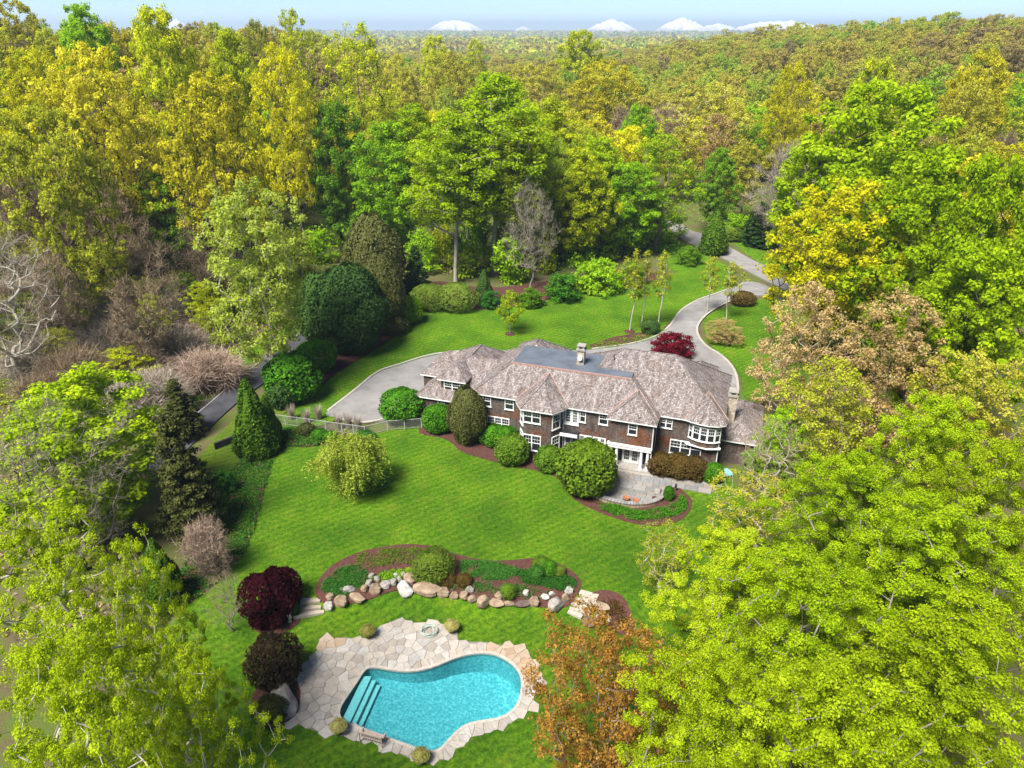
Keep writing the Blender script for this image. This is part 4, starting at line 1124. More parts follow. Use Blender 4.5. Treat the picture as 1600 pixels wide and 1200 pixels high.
# ------------------------------------------------------------------ trees read off the photograph
# by depth: kind, leaf, bark, crown centre x, top y, distance, width px, label
D = [
 ('oak', 'gold', 'bark_dark', 120, 62, 112, 200, 'broad golden oak with forked dark trunk on the left hillside'),
 ('oak', 'yellow', 'bark_dark', 40, 72, 124, 130, 'bright yellow oak crown at the left edge of the hillside'),
 ('oak', 'olive', 'bark_dark', 62, 165, 92, 180, 'olive-gold oak with crooked dark trunk at the left edge above the bare sycamore'),
 ('oak', 'gold', 'bark_dark', 315, 108, 112, 175, 'rounded golden oak on the hillside above the small bright green maple'),
 ('oak', 'yellow', 'bark_dark', 428, 66, 140, 125, 'bright yellow oak crown beside the gap to the distant plain'),
 ('maple', 'mid', 'bark_dark', 358, 46, 150, 115, 'fan-shaped yellow-green tree between the two yellow oaks on the hill'),
 ('maple', 'mid', 'bark_dark', 238, 10, 140, 125, 'tall green tree breaking the skyline above the golden oaks'),
 ('maple', 'green', 'bark_dark', 118, 8, 168, 110, 'dark green domed crown on the skyline at upper left'),
 ('oak', 'ochre', 'bark_dark', 288, 48, 158, 95, 'ochre oak crown just right of the tall skyline tree'),
 ('oak', 'ochre', 'bark_grey', 15, -4, 178, 120, 'brownish ochre crown in the top left corner of the wood'),
 ('oak', 'olive', 'bark_grey', 398, 28, 205, 56, 'small olive crown on the skyline left of the distant plain'),
 ('airy', 'mid', 'bark_grey', 452, 14, 185, 78, 'slender feathery green tree standing alone on the skyline'),
 ('airy', 'mid', 'bark_dark', 548, 32, 190, 125, 'tall airy green tree with ragged top below the horizon'),
 ('oak', 'ochre', 'bark_dark', 618, 84, 235, 80, 'ochre oak right of the tall airy green tree'),
 ('oak', 'ochre', 'bark_dark', 706, 78, 245, 95, 'ochre oak under the first white hill'),
 ('maple', 'mid', 'bark_dark', 682, 55, 300, 62, 'narrow green treetop left of the ochre oak under the white hill'),
 ('airy', 'mid', 'bark_dark', 742, 62, 300, 56, 'narrow green treetop right of the ochre oak under the white hill'),
 ('oak', 'ochre', 'bark_dark', 838, 98, 262, 120, 'wide ochre crown behind the tall pale-trunked trees'),
 ('oak', 'gold', 'bark_dark', 945, 94, 225, 135, 'domed golden ochre oak in the middle of the far wood'),
 ('maple', 'mid', 'bark_dark', 905, 47, 330, 90, 'bright green crowns rising above the ochre wood near the horizon'),
 ('maple', 'green', 'bark_dark', 1000, 165, 185, 74, 'bright green maple tucked behind the domed ochre oak'),
 ('oak', 'olive', 'bark_dark', 905, 188, 152, 105, 'olive tree behind the pale-trunked trees'),
 ('maple', 'green', 'bark_dark', 600, 190, 138, 140, 'bright green rounded maple left of the tall pale-trunked trees'),
 ('maple', 'deep', 'bark_dark', 512, 160, 142, 115, 'deep green maple at the foot of the yellow oaks'),
 ('tulip', 'lime', 'bark_pale', 648, 158, 141, 135, 'tall lime tree filling the gap left of the pale-trunked trees'),
 ('tulip', 'mid', 'bark_pale', 862, 148, 143, 140, 'tall yellow-green tree filling the gap right of the pale-trunked trees'),
 ('tulip', 'lime', 'bark_pale', 800, 128, 151, 140, 'tall lime tree rising behind the tallest pale-trunked tree'),
 ('maple', 'lime', 'bark_dark', 940, 215, 140, 115, 'fresh lime maple between the olive tree and the back lawn'),
 ('maple', 'mid', 'bark_dark', 905, 232, 133, 120, 'yellow-green leaning maple right of the pale-trunked trees'),
 ('maple', 'green', 'bark_dark', 985, 255, 138, 125, 'fresh green maple above the back lawn left of the drive'),
 ('maple', 'deep', 'bark_dark', 1130, 232, 158, 74, 'dark green maple across the road from the airy lime tree'),
 ('tanny', 'ochre', 'bark_pale', 1118, 125, 200, 170, 'wide tan oak with pale stems behind the dark green maple'),
 ('oak', 'yellow', 'bark_dark', 1245, 95, 185, 80, 'upright yellow-green oak left of the white house in the wood'),
 ('maple', 'mid', 'bark_dark', 1368, 92, 150, 100, 'green tree half hiding the white house in the wood'),
 ('oak', 'gold', 'bark_dark', 1550, 78, 175, 120, 'golden oak at the right edge of the far wood'),
 ('oak', 'ochre', 'bark_dark', 1520, 125, 150, 110, 'ochre oak right of the big lime tree'),
 ('maple', 'lime', 'bark_dark', 1400, 128, 104, 285, 'big fresh lime-green tree at right, tallest beside the road'),
 ('maple', 'lime', 'bark_dark', 1285, 210, 110, 130, 'lime-green tree above the golden oak at right'),
 ('maple', 'lime', 'bark_dark', 1475, 238, 80, 260, 'dense lime-green tree right of the golden oak'),
 ('oak', 'yellow', 'bark_dark', 1338, 278, 84, 235, 'large golden-yellow oak leaning over the road at right'),
 ('maple', 'lime', 'bark_dark', 1572, 245, 72, 190, 'lime-green tree on the right edge level with the golden oak'),
 ('maple', 'lime', 'bark_dark', 1530, 390, 66, 230, 'lime-green tree on the right edge below the golden oak'),
 ('tanny', 'tan', 'bark_pale', 1268, 440, 70, 165, 'tan-budded tree with pale limbs beside the round drive'),
 ('tanny', 'tan', 'bark_grey', 1420, 452, 64, 205, 'tan and green tree in front of the golden oak'),
 ('tanny', 'olive', 'bark_grey', 1310, 560, 58, 190, 'olive tree right of the house chimney'),
 ('tanny', 'ochre', 'bark_grey', 1540, 545, 56, 200, 'ochre-olive tree at the right edge above the near lime trees'),
 ('near', 'lime', 'bark_grey', 1480, 618, 42, 240, 'tall lime tree rising above the right-hand foreground canopy'),
 ('near', 'limey', 'bark_grey', 1590, 690, 36, 260, 'bright lime tree at the right edge of the foreground'),
 ('near', 'lime', 'bark_grey', 1330, 715, 41, 270, 'lime tree nearest the house in the right foreground'),
 ('near', 'lime', 'bark_grey', 1480, 790, 33, 350, 'full lime crown in the middle of the right foreground'),
 ('near', 'limey', 'bark_grey', 1155, 835, 35, 240, 'lime tree beside the lawn in the right foreground'),
 ('near', 'lime', 'bark_grey', 1290, 880, 29, 330, 'lime tree with grey forked limb in the right foreground'),
 ('near', 'limey', 'bark_grey', 1520, 960, 24, 420, 'lime crown filling the bottom right corner'),
 ('near', 'limey', 'bark_grey', 1100, 1035, 23, 300, 'lime tree next to the bronze tree at the bottom edge'),
 ('near', 'limey', 'bark_grey', 1320, 1060, 20, 420, 'nearest lime crown at the bottom edge right of centre'),
 ('maple', 'lime', 'bark_pale', 105, 592, 52, 290, 'broad lime maple on the left behind the bare grey tree'),
 ('open', 'limey', 'bark_pale', 40, 790, 27, 300, 'lime tulip tree with leaning pale limbs at the left edge'),
 ('open', 'limey', 'bark_pale', 195, 835, 28, 190, 'lime tree with a long pale branch reaching toward the lawn'),
 ('near', 'limey', 'bark_pale', 100, 985, 20, 330, 'lime crown filling the bottom left corner'),
 ('open', 'limey', 'bark_pale', 285, 1000, 22, 200, 'lime tree beside the pool deck in the left foreground'),
]
for kd, lf, bk, px, yt, Yd, w, lb in D:
    p, h, ww = at_depth(px, yt, Yd, w)
    plant(kd, p, h, ww, lf, 'oak_tree' if kd == 'oak' else 'leafy_tree', lb, 'tree', 'woodland trees', bk)
# by base pixel: kind, leaf, bark, base x, base y, top y, width px, name, label
B = [
 ('tulip', 'lime', 'bark_pale', 712, 440, 168, 160, 'tulip_tree', 'leftmost of the three tall pale-trunked trees behind the back lawn'),
 ('tulip', 'lime', 'bark_pale', 772, 425, 108, 205, 'tulip_tree', 'tallest pale-trunked tree in the middle behind the back lawn'),
 ('tulip', 'mid', 'bark_pale', 806, 425, 175, 150, 'tulip_tree', 'rightmost of the three tall pale-trunked trees, next to the bare one'),
 ('barenear', 'twig', 'bark_grey', 828, 452, 285, 95, 'bare_tree', 'bare grey tree with upswept branches beside the pale-trunked trees'),
 ('airy', 'lime', 'bark_pale', 737, 408, 185, 90, 'tulip_tree', 'slim airy lime tree between the first two pale-trunked trees'),
 ('airy', 'mid', 'bark_pale', 672, 405, 215, 90, 'tulip_tree', 'slim airy green tree left of the pale-trunked trees'),
 ('airy', 'lime', 'bark_pale', 862, 408, 205, 95, 'tulip_tree', 'slim airy lime tree right of the bare grey tree'),
 ('airy', 'lime', 'bark_grey', 1022, 395, 210, 125, 'leafy_tree', 'airy lime tree standing over the road bend'),
 ('maple', 'green', 'bark_dark', 290, 440, 262, 125, 'leafy_tree', 'small bright green maple on the brushy hillside'),
 ('pale', 'pale', 'bark_pale', 428, 618, 282, 190, 'leafy_tree', 'pale yellow-green tree with a light trunk beside the left road'),
 ('barenear', 'twig', 'bark_pale', 40, 605, 345, 260, 'bare_tree', 'white-limbed bare sycamore at the left edge'),
 ('bare', 'twig', 'bark_grey', 1218, 395, 225, 120, 'bare_tree', 'bare grey tree beside the road in front of the golden oak'),
 ('birch', 'olive', 'bark_pale', 984, 516, 385, 42, 'birch_tree', 'leftmost slender birch on the back lawn'),
 ('birch', 'olive', 'bark_pale', 1002, 512, 390, 40, 'birch_tree', 'second slender birch from the left on the back lawn'),
 ('birch', 'olive', 'bark_pale', 1028, 510, 388, 42, 'birch_tree', 'slender birch in the dark bed left of the drive'),
 ('birch', 'olive', 'bark_pale', 1105, 488, 400, 44, 'birch_tree', 'slender birch at the drive mouth, left stem'),
 ('birch', 'olive', 'bark_pale', 1135, 500, 405, 44, 'birch_tree', 'slender birch on the grass right of the drive'),
 ('small', 'limey', 'bark_grey', 797, 521, 455, 48, 'young_tree', 'young yellow-green tree in a mulch ring on the back lawn'),
 ('tanny', 'tan', 'bark_grey', 1130, 535, 500, 70, 'small_tree', 'low tan-flowering tree beside the round drive'),
 ('rhodo', 'red', 'bark_dark', 1049, 556, 519, 66, 'japanese_maple', 'low dark red maple behind the house roof'),
 ('willow', 'pale', 'bark_grey', 556, 772, 678, 140, 'willow_tree', 'small weeping yellow-green willow on the front lawn'),
 ('cone', 'arbor', 'bark_dark', 402, 708, 600, 62, 'arborvitae', 'green arborvitae at the fence corner by the left road'),
 ('cone', 'arbor', 'bark_dark', 423, 690, 622, 40, 'arborvitae', 'smaller arborvitae tucked behind the fence-corner one'),
 ('cone', 'arbor', 'bark_dark', 1113, 395, 332, 42, 'arborvitae', 'pointed arborvitae beside the road bend'),
 ('spruce', 'yewb', 'bark_dark', 288, 680, 590, 78, 'hemlock_tree', 'dark hemlock at the roadside behind the larger one'),
 ('spruce', 'yewb', 'bark_dark', 306, 830, 640, 128, 'hemlock_tree', 'large dark hemlock left of the front lawn'),
 ('cone', 'arbor', 'bark_dark', 262, 940, 850, 64, 'hemlock_tree', 'small green hemlock at the lower left lawn corner'),
 ('yew', 'yew', 'bark_dark', 552, 545, 420, 105, 'yew_tree', 'biggest dark yew at the left end of the back lawn'),
 ('yew', 'yew', 'bark_dark', 512, 535, 432, 80, 'yew_tree', 'dark yew left of the biggest yew'),
 ('yew', 'yewb', 'bark_dark', 602, 515, 402, 62, 'yew_tree', 'upright dark yew right of the biggest yew'),
 ('yew', 'yewb', 'bark_dark', 590, 470, 342, 80, 'yew_tree', 'tall olive-dark yew behind the upright one'),
 ('spruce', 'yew', 'bark_dark', 650, 455, 380, 54, 'spruce_tree', 'dark blue-green spruce behind the back lawn hedge'),
 ('cone', 'yew', 'bark_dark', 757, 472, 425, 30, 'spruce_tree', 'small dark spruce in the back bed'),
 ('spruce', 'yew', 'bark_dark', 1185, 385, 315, 75, 'hemlock_tree', 'dark spreading evergreen beyond the road'),
 ('bronze', 'bronze', 'bark_grey', 948, 1236, 992, 295, 'bronze_tree', 'bronze-leaved tree at the bottom edge by the pool'),
 ('sparse', 'ochre', 'bark_pale', 1165, 860, 742, 150, 'small_tree', 'thin ochre tree on the lawn edge right of the terrace'),
 ('sparse', 'olive', 'bark_pale', 1030, 930, 818, 110, 'small_tree', 'sparse grey-stemmed tree on the front lawn by the right steps'),
 ('barenear', 'twig', 'bark_grey', 130, 890, 640, 260, 'bare_tree', 'grey bare tree in front of the broad lime maple'),
 ('barenear', 'twigb', 'bark_pale', 1195, 790, 655, 130, 'bare_tree', 'leaning bare tree against the right end of the house'),
 ('maple', 'green', 'bark_dark', 1205, 770, 640, 90, 'small_tree', 'green understory tree at the right end of the house'),
 ('barenear', 'twigb', 'bark_grey', 365, 985, 895, 80, 'bare_tree', 'small bare twiggy tree at the lower left lawn edge'),
]
for kd, lf, bk, bx, by, yt, w, nm, lb in B:
    p, h, ww = at_base(bx, by, yt, w)
    plant(kd, p, h, ww, lf, nm, lb, 'tree', None, bk)
# shrubs: kind, leaf, base x, base y, top y, width, name, label
SH = [
 ('ball', 'box', 629, 655, 612, 62, 'pale green clipped shrub at the left corner of the house'),
 ('ball', 'box', 686, 672, 636, 46, 'clipped green shrub under the garage-wing window'),
 ('yew', 'yewb', 731, 690, 610, 54, 'tall olive cone-shaped holly at the front of the house'),
 ('bush', 'box', 770, 692, 666, 40, 'left half of the low green hedge under the triple window'),
 ('bush', 'box', 792, 697, 670, 34, 'right half of the low green hedge under the triple window'),
 ('ball', 'arbor', 800, 722, 684, 48, 'round clipped shrub left of the bay'),
 ('ball', 'arbor', 857, 733, 701, 42, 'round clipped shrub below the bay'),
 ('ball', 'bigball', 915, 764, 697, 86, 'large round green shrub-tree in front of the french doors'),
 ('bush', 'rust', 1032, 738, 712, 40, 'rusty brown-green shrub beside the portico'),
 ('bush', 'rust', 1060, 742, 714, 44, 'middle rusty shrub under the big triple window'),
 ('bush', 'rust', 1085, 746, 718, 38, 'right-hand rusty shrub under the big triple window'),
 ('ball', 'box', 1112, 752, 726, 30, 'small round boxwood by the turquoise cover'),
 ('ball', 'box', 1044, 781, 761, 15, 'small round boxwood inside the terrace wall'),
 ('ball', 'box', 462, 620, 556, 80, 'big round green shrub by the left road'),
 ('ball', 'box', 497, 578, 536, 58, 'round green shrub behind the big one by the left road'),
 ('bush', 'yew', 443, 634, 598, 42, 'dark low evergreen beside the big round shrub'),
 ('ball', 'green', 641, 503, 466, 40, 'bright green rounded shrub at the corner of the back lawn'),
 ('bush', 'yewb', 616, 520, 494, 40, 'brownish low shrub at the foot of the upright yew'),
 ('mound', 'coverl', 672, 482, 448, 55, 'left part of the tawny hedge behind the back lawn'),
 ('mound', 'coverl', 716, 482, 446, 60, 'right part of the tawny hedge behind the back lawn'),
 ('rhodo', 'cover', 768, 480, 456, 36, 'grey-green rhododendron left of the young tree'),
 ('rhodo', 'deep', 830, 478, 450, 44, 'dark rhododendron behind the young tree'),
 ('rhodo', 'box', 880, 468, 430, 60, 'large green rhododendron in the back bed'),
 ('rhodo', 'green', 935, 455, 405, 80, 'widest green rhododendron at the top of the back lawn'),
 ('rhodo', 'deep', 985, 445, 410, 50, 'dark rhododendron at the right end of the back bed'),
 ('bush', 'yew', 1015, 520, 502, 26, 'small dark shrub among the birches'),
 ('rhodo', 'deep', 1075, 412, 385, 44, 'dark shrub left of the roadside arborvitae'),
 ('rhodo', 'green', 1150, 370, 335, 50, 'green shrub right of the roadside arborvitae'),
 ('bush', 'rust', 1160, 475, 458, 34, 'low brown shrub at the drive mouth'),
 ('bush', 'coverl', 1140, 375, 356, 30, 'yellowish shrub on the far road verge'),
 ('bush', 'maroon', 425, 968, 903, 74, 'large maroon barberry in a mulch circle'),
 ('bush', 'maroon', 449, 945, 896, 46, 'upper lobe of the maroon barberry beside the left steps'),
 ('bush', 'plum', 434, 1060, 1004, 74, 'plum-brown shrub on the left side of the pool deck'),
 ('bush', 'yewb', 425, 1125, 1098, 46, 'low dark shrub below the deckside boulder'),
 ('mound', 'coverl', 676, 899, 866, 64, 'yellow-green spreading shrub in the middle of the rock bed'),
 ('bush', 'arbor', 846, 890, 874, 26, 'green dwarf shrub at the right end of the rock bed'),
 ('bush', 'box', 858, 896, 878, 22, 'dark green dwarf shrub beside the round golden one'),
 ('ball', 'coverl', 875, 898, 886, 16, 'tiny round golden shrub in the rock bed'),
 ('bush', 'cover', 838, 903, 887, 22, 'small green shrub left of the round golden one'),
 ('bush', 'arbor', 794, 932, 916, 22, 'green tuft between the boulders right of centre'),
 ('bush', 'rust', 700, 912, 898, 24, 'low brown shrub behind the wide flat boulder'),
 ('bush', 'rust', 725, 913, 900, 22, 'low brown shrub right of the yellow-green spreading shrub'),
 ('bush', 'cover', 462, 962, 940, 14, 'variegated plant beside the left steps'),
 ('bush', 'box', 500, 685, 672, 22, 'small green shrub left of the front willow bed'),
 ('bush', 'box', 518, 690, 676, 20, 'second small green shrub behind the willow'),
 ('bush', 'yewb', 480, 678, 664, 24, 'small dark shrub below the fence'),
 ('bush', 'cover', 570, 688, 676, 30, 'low blue-green shrub at the fence bend'),
 ('rhodo', 'cover', 345, 770, 735, 50, 'pale leafy shrub between the hemlock and the ivy bank'),
 ('rhodo', 'deep', 1180, 745, 705, 60, 'dark green shrub below the right end of the house'),
 ('rhodo', 'green', 1225, 730, 680, 60, 'leafy green shrub right of the house'),
]
for kd, lf, bx, by, yt, w, lb in SH:
    p, h, ww = at_base(bx, by, yt, w)
    plant(kd, p, h, ww, lf, 'shrub', lb, 'shrub')
p, h, ww = at_base(331, 895, 822, 76)
plant('lilac', p, h, ww, 'twigp', 'bare_shrub', 'pinkish-grey bare twiggy shrub at the left lawn edge', 'shrub', None, 'bark_grey')
# brush on the left hillside: tangles of bare vines and low green growth
rb = random.Random(3)
BR = [(75, 510), (130, 560), (175, 500), (185, 575), (230, 440), (255, 520), (285, 565), (310, 540), (60, 585), (120, 620), (220, 600), (245, 640), (180, 440), (330, 480), (110, 440), (150, 395), (200, 545), (90, 640), (20, 480), (330, 600)]
ordn = ['first', 'second', 'third', 'fourth', 'fifth', 'sixth', 'seventh', 'eighth', 'ninth', 'tenth', 'eleventh', 'twelfth', 'thirteenth', 'fourteenth', 'fifteenth', 'sixteenth', 'seventeenth', 'eighteenth', 'nineteenth', 'twentieth']
for i, (x, y) in enumerate(sorted(BR)):
    hh = rb.choice((22, 30, 42, 55))
    p, h, ww = at_base(x, y, y - hh, rb.uniform(65, 105))
    plant('bramble', p, h, ww, rb.choice(('twigp', 'twigb', 'twigp', 'twig')), 'bramble_thicket', f'tangle of bare brown vines on the left bank, {ordn[i]} counting from the left edge', 'thicket', 'vine tangles on the left bank', 'bark_dark')
GB = [(165, 480), (150, 600), (210, 560), (300, 470), (330, 510), (345, 555), (95, 560), (235, 480), (365, 500), (190, 640), (270, 450), (120, 500)]
for i, (x, y) in enumerate(sorted(GB)):
    p, h, ww = at_base(x, y, y - rb.choice((24, 34, 46)), rb.uniform(45, 75))
    plant('loose', p, h, ww, rb.choice(('mid', 'coverl', 'olive', 'mid')), 'shrub', f'loose green bush among the vine tangles, {ordn[i]} from the left edge', 'shrub', 'green bushes among the vines')

# young leafy growth on the left bank and under the pale-trunked trees
YG = [(60, 400, 'olive'), (140, 380, 'mid'), (95, 470, 'olive'), (185, 470, 'mid'), (235, 400, 'olive'), (330, 420, 'mid'), (350, 380, 'olive'), (365, 440, 'mid'), (215, 520, 'olive'), (300, 500, 'green'), (335, 545, 'mid'), (250, 560, 'olive'), (155, 540, 'mid'), (60, 530, 'pale'), (390, 480, 'green'), (110, 590, 'olive'), (205, 610, 'mid')]
for i, (x, y, lf) in enumerate(sorted(YG)):
    p, h, ww = at_base(x, y, y - rb.uniform(60, 105), rb.uniform(60, 95))
    plant('airy', p, h, ww, lf, 'young_tree', f'thinly leafed young tree on the left bank, {ordn[i]} counting from the left', 'tree', 'young trees on the left bank')
YM = [(660, 425, 'green'), (690, 418, 'mid'), (735, 430, 'lime'), (745, 400, 'green'), (790, 410, 'mid'), (795, 440, 'green'), (850, 425, 'mid'), (870, 400, 'lime'), (905, 415, 'green'), (925, 390, 'mid'), (955, 400, 'green'), (1000, 385, 'mid'), (1040, 375, 'green'), (560, 400, 'deep'), (625, 400, 'green'), (470, 440, 'mid'), (500, 410, 'green')]
for i, (x, y, lf) in enumerate(sorted(YM)):
    p, h, ww = at_base(x, y, y - rb.uniform(45, 80), rb.uniform(55, 80))
    plant('loose', p, h, ww, lf, 'understory_tree', f'leafy understory growth below the tall trees behind the back lawn, {ordn[i]} from the left', 'tree', 'understory behind the back lawn')
BT = [(75, 455, 275), (150, 430, 240), (205, 455, 285), (255, 425, 250), (330, 455, 300), (120, 560, 400), (235, 590, 440), (375, 430, 270)]
for i, (x, y, yt) in enumerate(BT):
    p, h, ww = at_base(x, y, yt, rb.uniform(75, 105))
    plant('barefar', p, h, ww, 'twigb', 'bare_tree', f'bare grey-brown tree over the vine tangles, {ordn[sorted(BT).index((x, y, yt))]} counting from the left', 'tree', 'bare trees on the left bank', 'bark_grey')
SP = [(60, 430), (105, 400), (140, 450), (165, 410), (200, 420), (215, 470), (240, 410), (262, 470), (300, 430), (320, 500), (345, 440), (370, 470), (130, 520), (190, 520), (270, 540), (85, 480)]
for i, (x, y) in enumerate(sorted(SP)):
    p, h, ww = at_base(x, y, y - rb.uniform(95, 165), rb.uniform(40, 70))
    plant('sapling', p, h, ww, rb.choice(('twigb', 'twigp')), 'bare_sapling', f'thin bare dark stem on the left bank, {ordn[i]} counting from the left', 'tree', 'bare saplings on the left bank', rb.choice(('bark_dark', 'bark_grey')), lean=(rb.uniform(-.08, .08), rb.uniform(-.08, .08)))

# ------------------------------------------------------------------ the wood behind: individuals while they can be told apart
rf = random.Random(21)
clear = [np.array(q) for q in (BACK, GARDEN, ribbon(ROAD_C, 11), ribbon(LROAD_C, 9))]
KC = [('ochre', 'ochre', 3), ('olive', 'olive', 5), ('gold', 'golden', 5), ('mid', 'yellow-green', 5), ('green', 'green', 2), ('tan', 'tan', 1), ('bare', 'bare grey', 2), ('yellow', 'yellow', 3)]
bagc = [k for k in KC for _ in range(k[2])]
cand = []
def free(x, y, rad, lst, f=.42):
    if any(inside(c, x, y) for c in clear): return False
    return all((x - a) ** 2 + (y - b) ** 2 > (f * (rad + r)) ** 2 for a, b, r, _ in lst)
taken = list(TREES); tries = 0
while len(cand) < 175 and tries < 30000:
    tries += 1
    y = 70 + 165 * rf.random() ** .8; x = rf.uniform(-.80 * y - 12, .80 * y + 12)
    if y < 128 and -38 < x < 52: continue
    if y < 150 and x > 30 and x < .42 * y: continue
    if x > 0 and y < 95: continue
    rad = rf.uniform(5.0, 7.2)
    if not free(x, y, rad, taken, .62): continue
    h = rf.uniform(18, 25) if x < -30 or x > 60 else rf.uniform(17, 22)
    taken.append((x, y, rad, h)); cand.append((x, y, rad, h, rf.choice(bagc)))
# an ordinal in its own band and colour singles each one out
def zone(x, y):
    px = proj((x, y, 15))[0]
    side = 'left hillside' if px < 420 else ('middle wood' if px < 1040 else 'right-hand wood')
    row = 'front rows' if y < 130 else ('middle rows' if y < 180 else 'back rows')
    return side, row
cand.sort(key=lambda c: proj((c[0], c[1], 15))[0]); seen = {}
for x, y, rad, h, (lf, nm, _) in cand:
    z_ = zone(x, y); k_ = (z_, nm); seen[k_] = seen.get(k_, 0) + 1; q = seen[k_]
    od = ordn[q - 1] if q <= 20 else f'{q}th'
    kd = 'barefar' if lf == 'bare' else ('fart' if lf in ('mid', 'green') else 'far')
    plant(kd, Vector((x, y, hz(x, y) - .15)), h, rad * 2, 'twigb' if lf == 'bare' else lf, 'woodland_tree',
          f'{nm} tree in the {z_[1]} of the {z_[0]}, {od} such from the left', 'tree', 'trees of the surrounding wood', rf.choice(('bark_dark', 'bark_grey')))

# the rest of the wood reads as one mass: scattered copies of the woodland crowns, then rough tufts out to the horizon
def wood_base():
    R = np.random.default_rng(9); V = []; Fs = []; mi = []; vv = []; ids = []; off = 0
    for j, pr in enumerate(PROTO['far'] + PROTO['fart'][:1]):
        for me, k_ in ((pr['c'], 0), (pr['t'], 1)):
            n = len(me.vertices); co = np.empty(n * 3, np.float32); me.vertices.foreach_get('co', co); f = np.empty(len(me.polygons) * 4, np.int32); me.loops.foreach_get('vertex_index', f)
            f = f.reshape(-1, 4); V.append(co.reshape(-1, 3)); Fs.append(f + off); mi.append(np.full(len(f), k_)); ids.append(np.full(n, j + 1)); off += n
            a = np.full(len(f), .5, np.float32)
            if k_ == 0: me.attributes['v'].data.foreach_get('value', a)
            vv.append(a)
    xs = []; ys = []; sc_ = []
    for y0, y1, sp in ((228, 480, 10.5), (480, 1050, 15)):
        n = int((y1 ** 2 - y0 ** 2) * .82 / (sp * sp)); y = np.sqrt(R.uniform(y0 ** 2, y1 ** 2, n)); x = R.uniform(-.82, .82, n) * y
        if y0 == 228:
            T_ = np.array([(a, b) for a, b, _, _ in taken]); k_ = ((x[:, None] - T_[:, 0]) ** 2 + (y[:, None] - T_[:, 1]) ** 2).min(1) > 40; x, y = x[k_], y[k_]
        xs.append(x); ys.append(y); sc_.append(np.full(len(x), sp / 12.0))
    x = R.uniform(-260, 260, 1400); y = R.uniform(-30, 300, 1400); k_ = np.abs(x) > .78 * np.maximum(y, 0) + np.where(x < 0, 30, 16); x, y = x[k_], y[k_]   # the wood goes on either side of the view
    k_ = ((x[:, None] - T_[:, 0]) ** 2 + (y[:, None] - T_[:, 1]) ** 2).min(1) > 45; xs.append(x[k_]); ys.append(y[k_]); sc_.append(np.full(k_.sum(), .95))
    x = np.concatenate(xs); y = np.concatenate(ys); n = len(x); s0 = np.concatenate(sc_)
    P = np.stack([x, y, hgt(x, y) - .3], 1)
    V = np.concatenate(V + [P]); ids = np.concatenate(ids + [np.zeros(n)])
    me = mesh_np('distant_wood', V, np.concatenate(Fs), {'v': np.concatenate(vv)})
    me.polygons.foreach_set('material_index', np.concatenate(mi).astype(np.int32))
    w = R.uniform(.72, 1.3, n) * s0; h = R.uniform(.75, 1.12, n)
    k_ = np.clip(R.beta(1.7, 1.7, n) + .22 * np.sin(x / 37) * np.cos(y / 51), 0, 1); pad = np.zeros(off)
    for nm, typ, a in (('pid', 'INT', ids), ('pick', 'INT', np.concatenate([pad, R.integers(0, 5, n)])), ('k', 'FLOAT', np.concatenate([pad, k_]))):
        at = me.attributes.new(nm, typ, 'POINT'); at.data.foreach_set('value', a.astype(np.int32 if typ == 'INT' else np.float32))
    for nm, a in (('rot', np.stack([0 * x, 0 * x, R.uniform(0, 6.28, n)], 1)), ('sca', np.stack([w, w, h], 1))):
        at = me.attributes.new(nm, 'FLOAT_VECTOR', 'POINT'); at.data.foreach_set('vector', np.concatenate([np.zeros((off, 3)), a]).astype(np.float32).ravel())
    return me
def wood_nodes():
    g = bpy.data.node_groups.new('scatter_wood', 'GeometryNodeTree')
    g.interface.new_socket('Geometry', in_out='INPUT', socket_type='NodeSocketGeometry'); g.interface.new_socket('Geometry', in_out='OUTPUT', socket_type='NodeSocketGeometry')
    nd = g.nodes; lk = g.links; gi = nd.new('NodeGroupInput'); go = nd.new('NodeGroupOutput')
    def attr(nm, typ):
        a = nd.new('GeometryNodeInputNamedAttribute'); a.data_type = typ; a.inputs[0].default_value = nm; return a.outputs[0]
    pid = attr('pid', 'INT')
    def pick(j):
        c = nd.new('FunctionNodeCompare'); c.data_type = 'INT'; c.operation = 'EQUAL'; lk.new(pid, c.inputs[2]); c.inputs[3].default_value = j
        s_ = nd.new('GeometryNodeSeparateGeometry'); s_.domain = 'POINT'; lk.new(gi.outputs[0], s_.inputs[0]); lk.new(c.outputs[0], s_.inputs[1]); return s_.outputs[0]
    jn = nd.new('GeometryNodeJoinGeometry')
    for j in range(1, 6):
        t = nd.new('GeometryNodeGeometryToInstance'); lk.new(pick(j), t.inputs[0]); lk.new(t.outputs[0], jn.inputs[0])
    ip = nd.new('GeometryNodeInstanceOnPoints'); lk.new(pick(0), ip.inputs['Points']); lk.new(jn.outputs[0], ip.inputs['Instance'])
    ip.inputs['Pick Instance'].default_value = True; lk.new(attr('pick', 'INT'), ip.inputs['Instance Index'])
    er = nd.new('FunctionNodeEulerToRotation'); lk.new(attr('rot', 'FLOAT_VECTOR'), er.inputs[0]); lk.new(er.outputs[0], ip.inputs['Rotation']); lk.new(attr('sca', 'FLOAT_VECTOR'), ip.inputs['Scale'])
    lk.new(ip.outputs[0], go.inputs[0])
    return g
HUE = [(0, (.27, .21, .10)), (.15, (.33, .27, .075)), (.35, (.44, .38, .06)), (.55, (.42, .40, .05)), (.75, (.37, .42, .045)), (.9, (.30, .42, .04)), (1, (.18, .34, .035))]
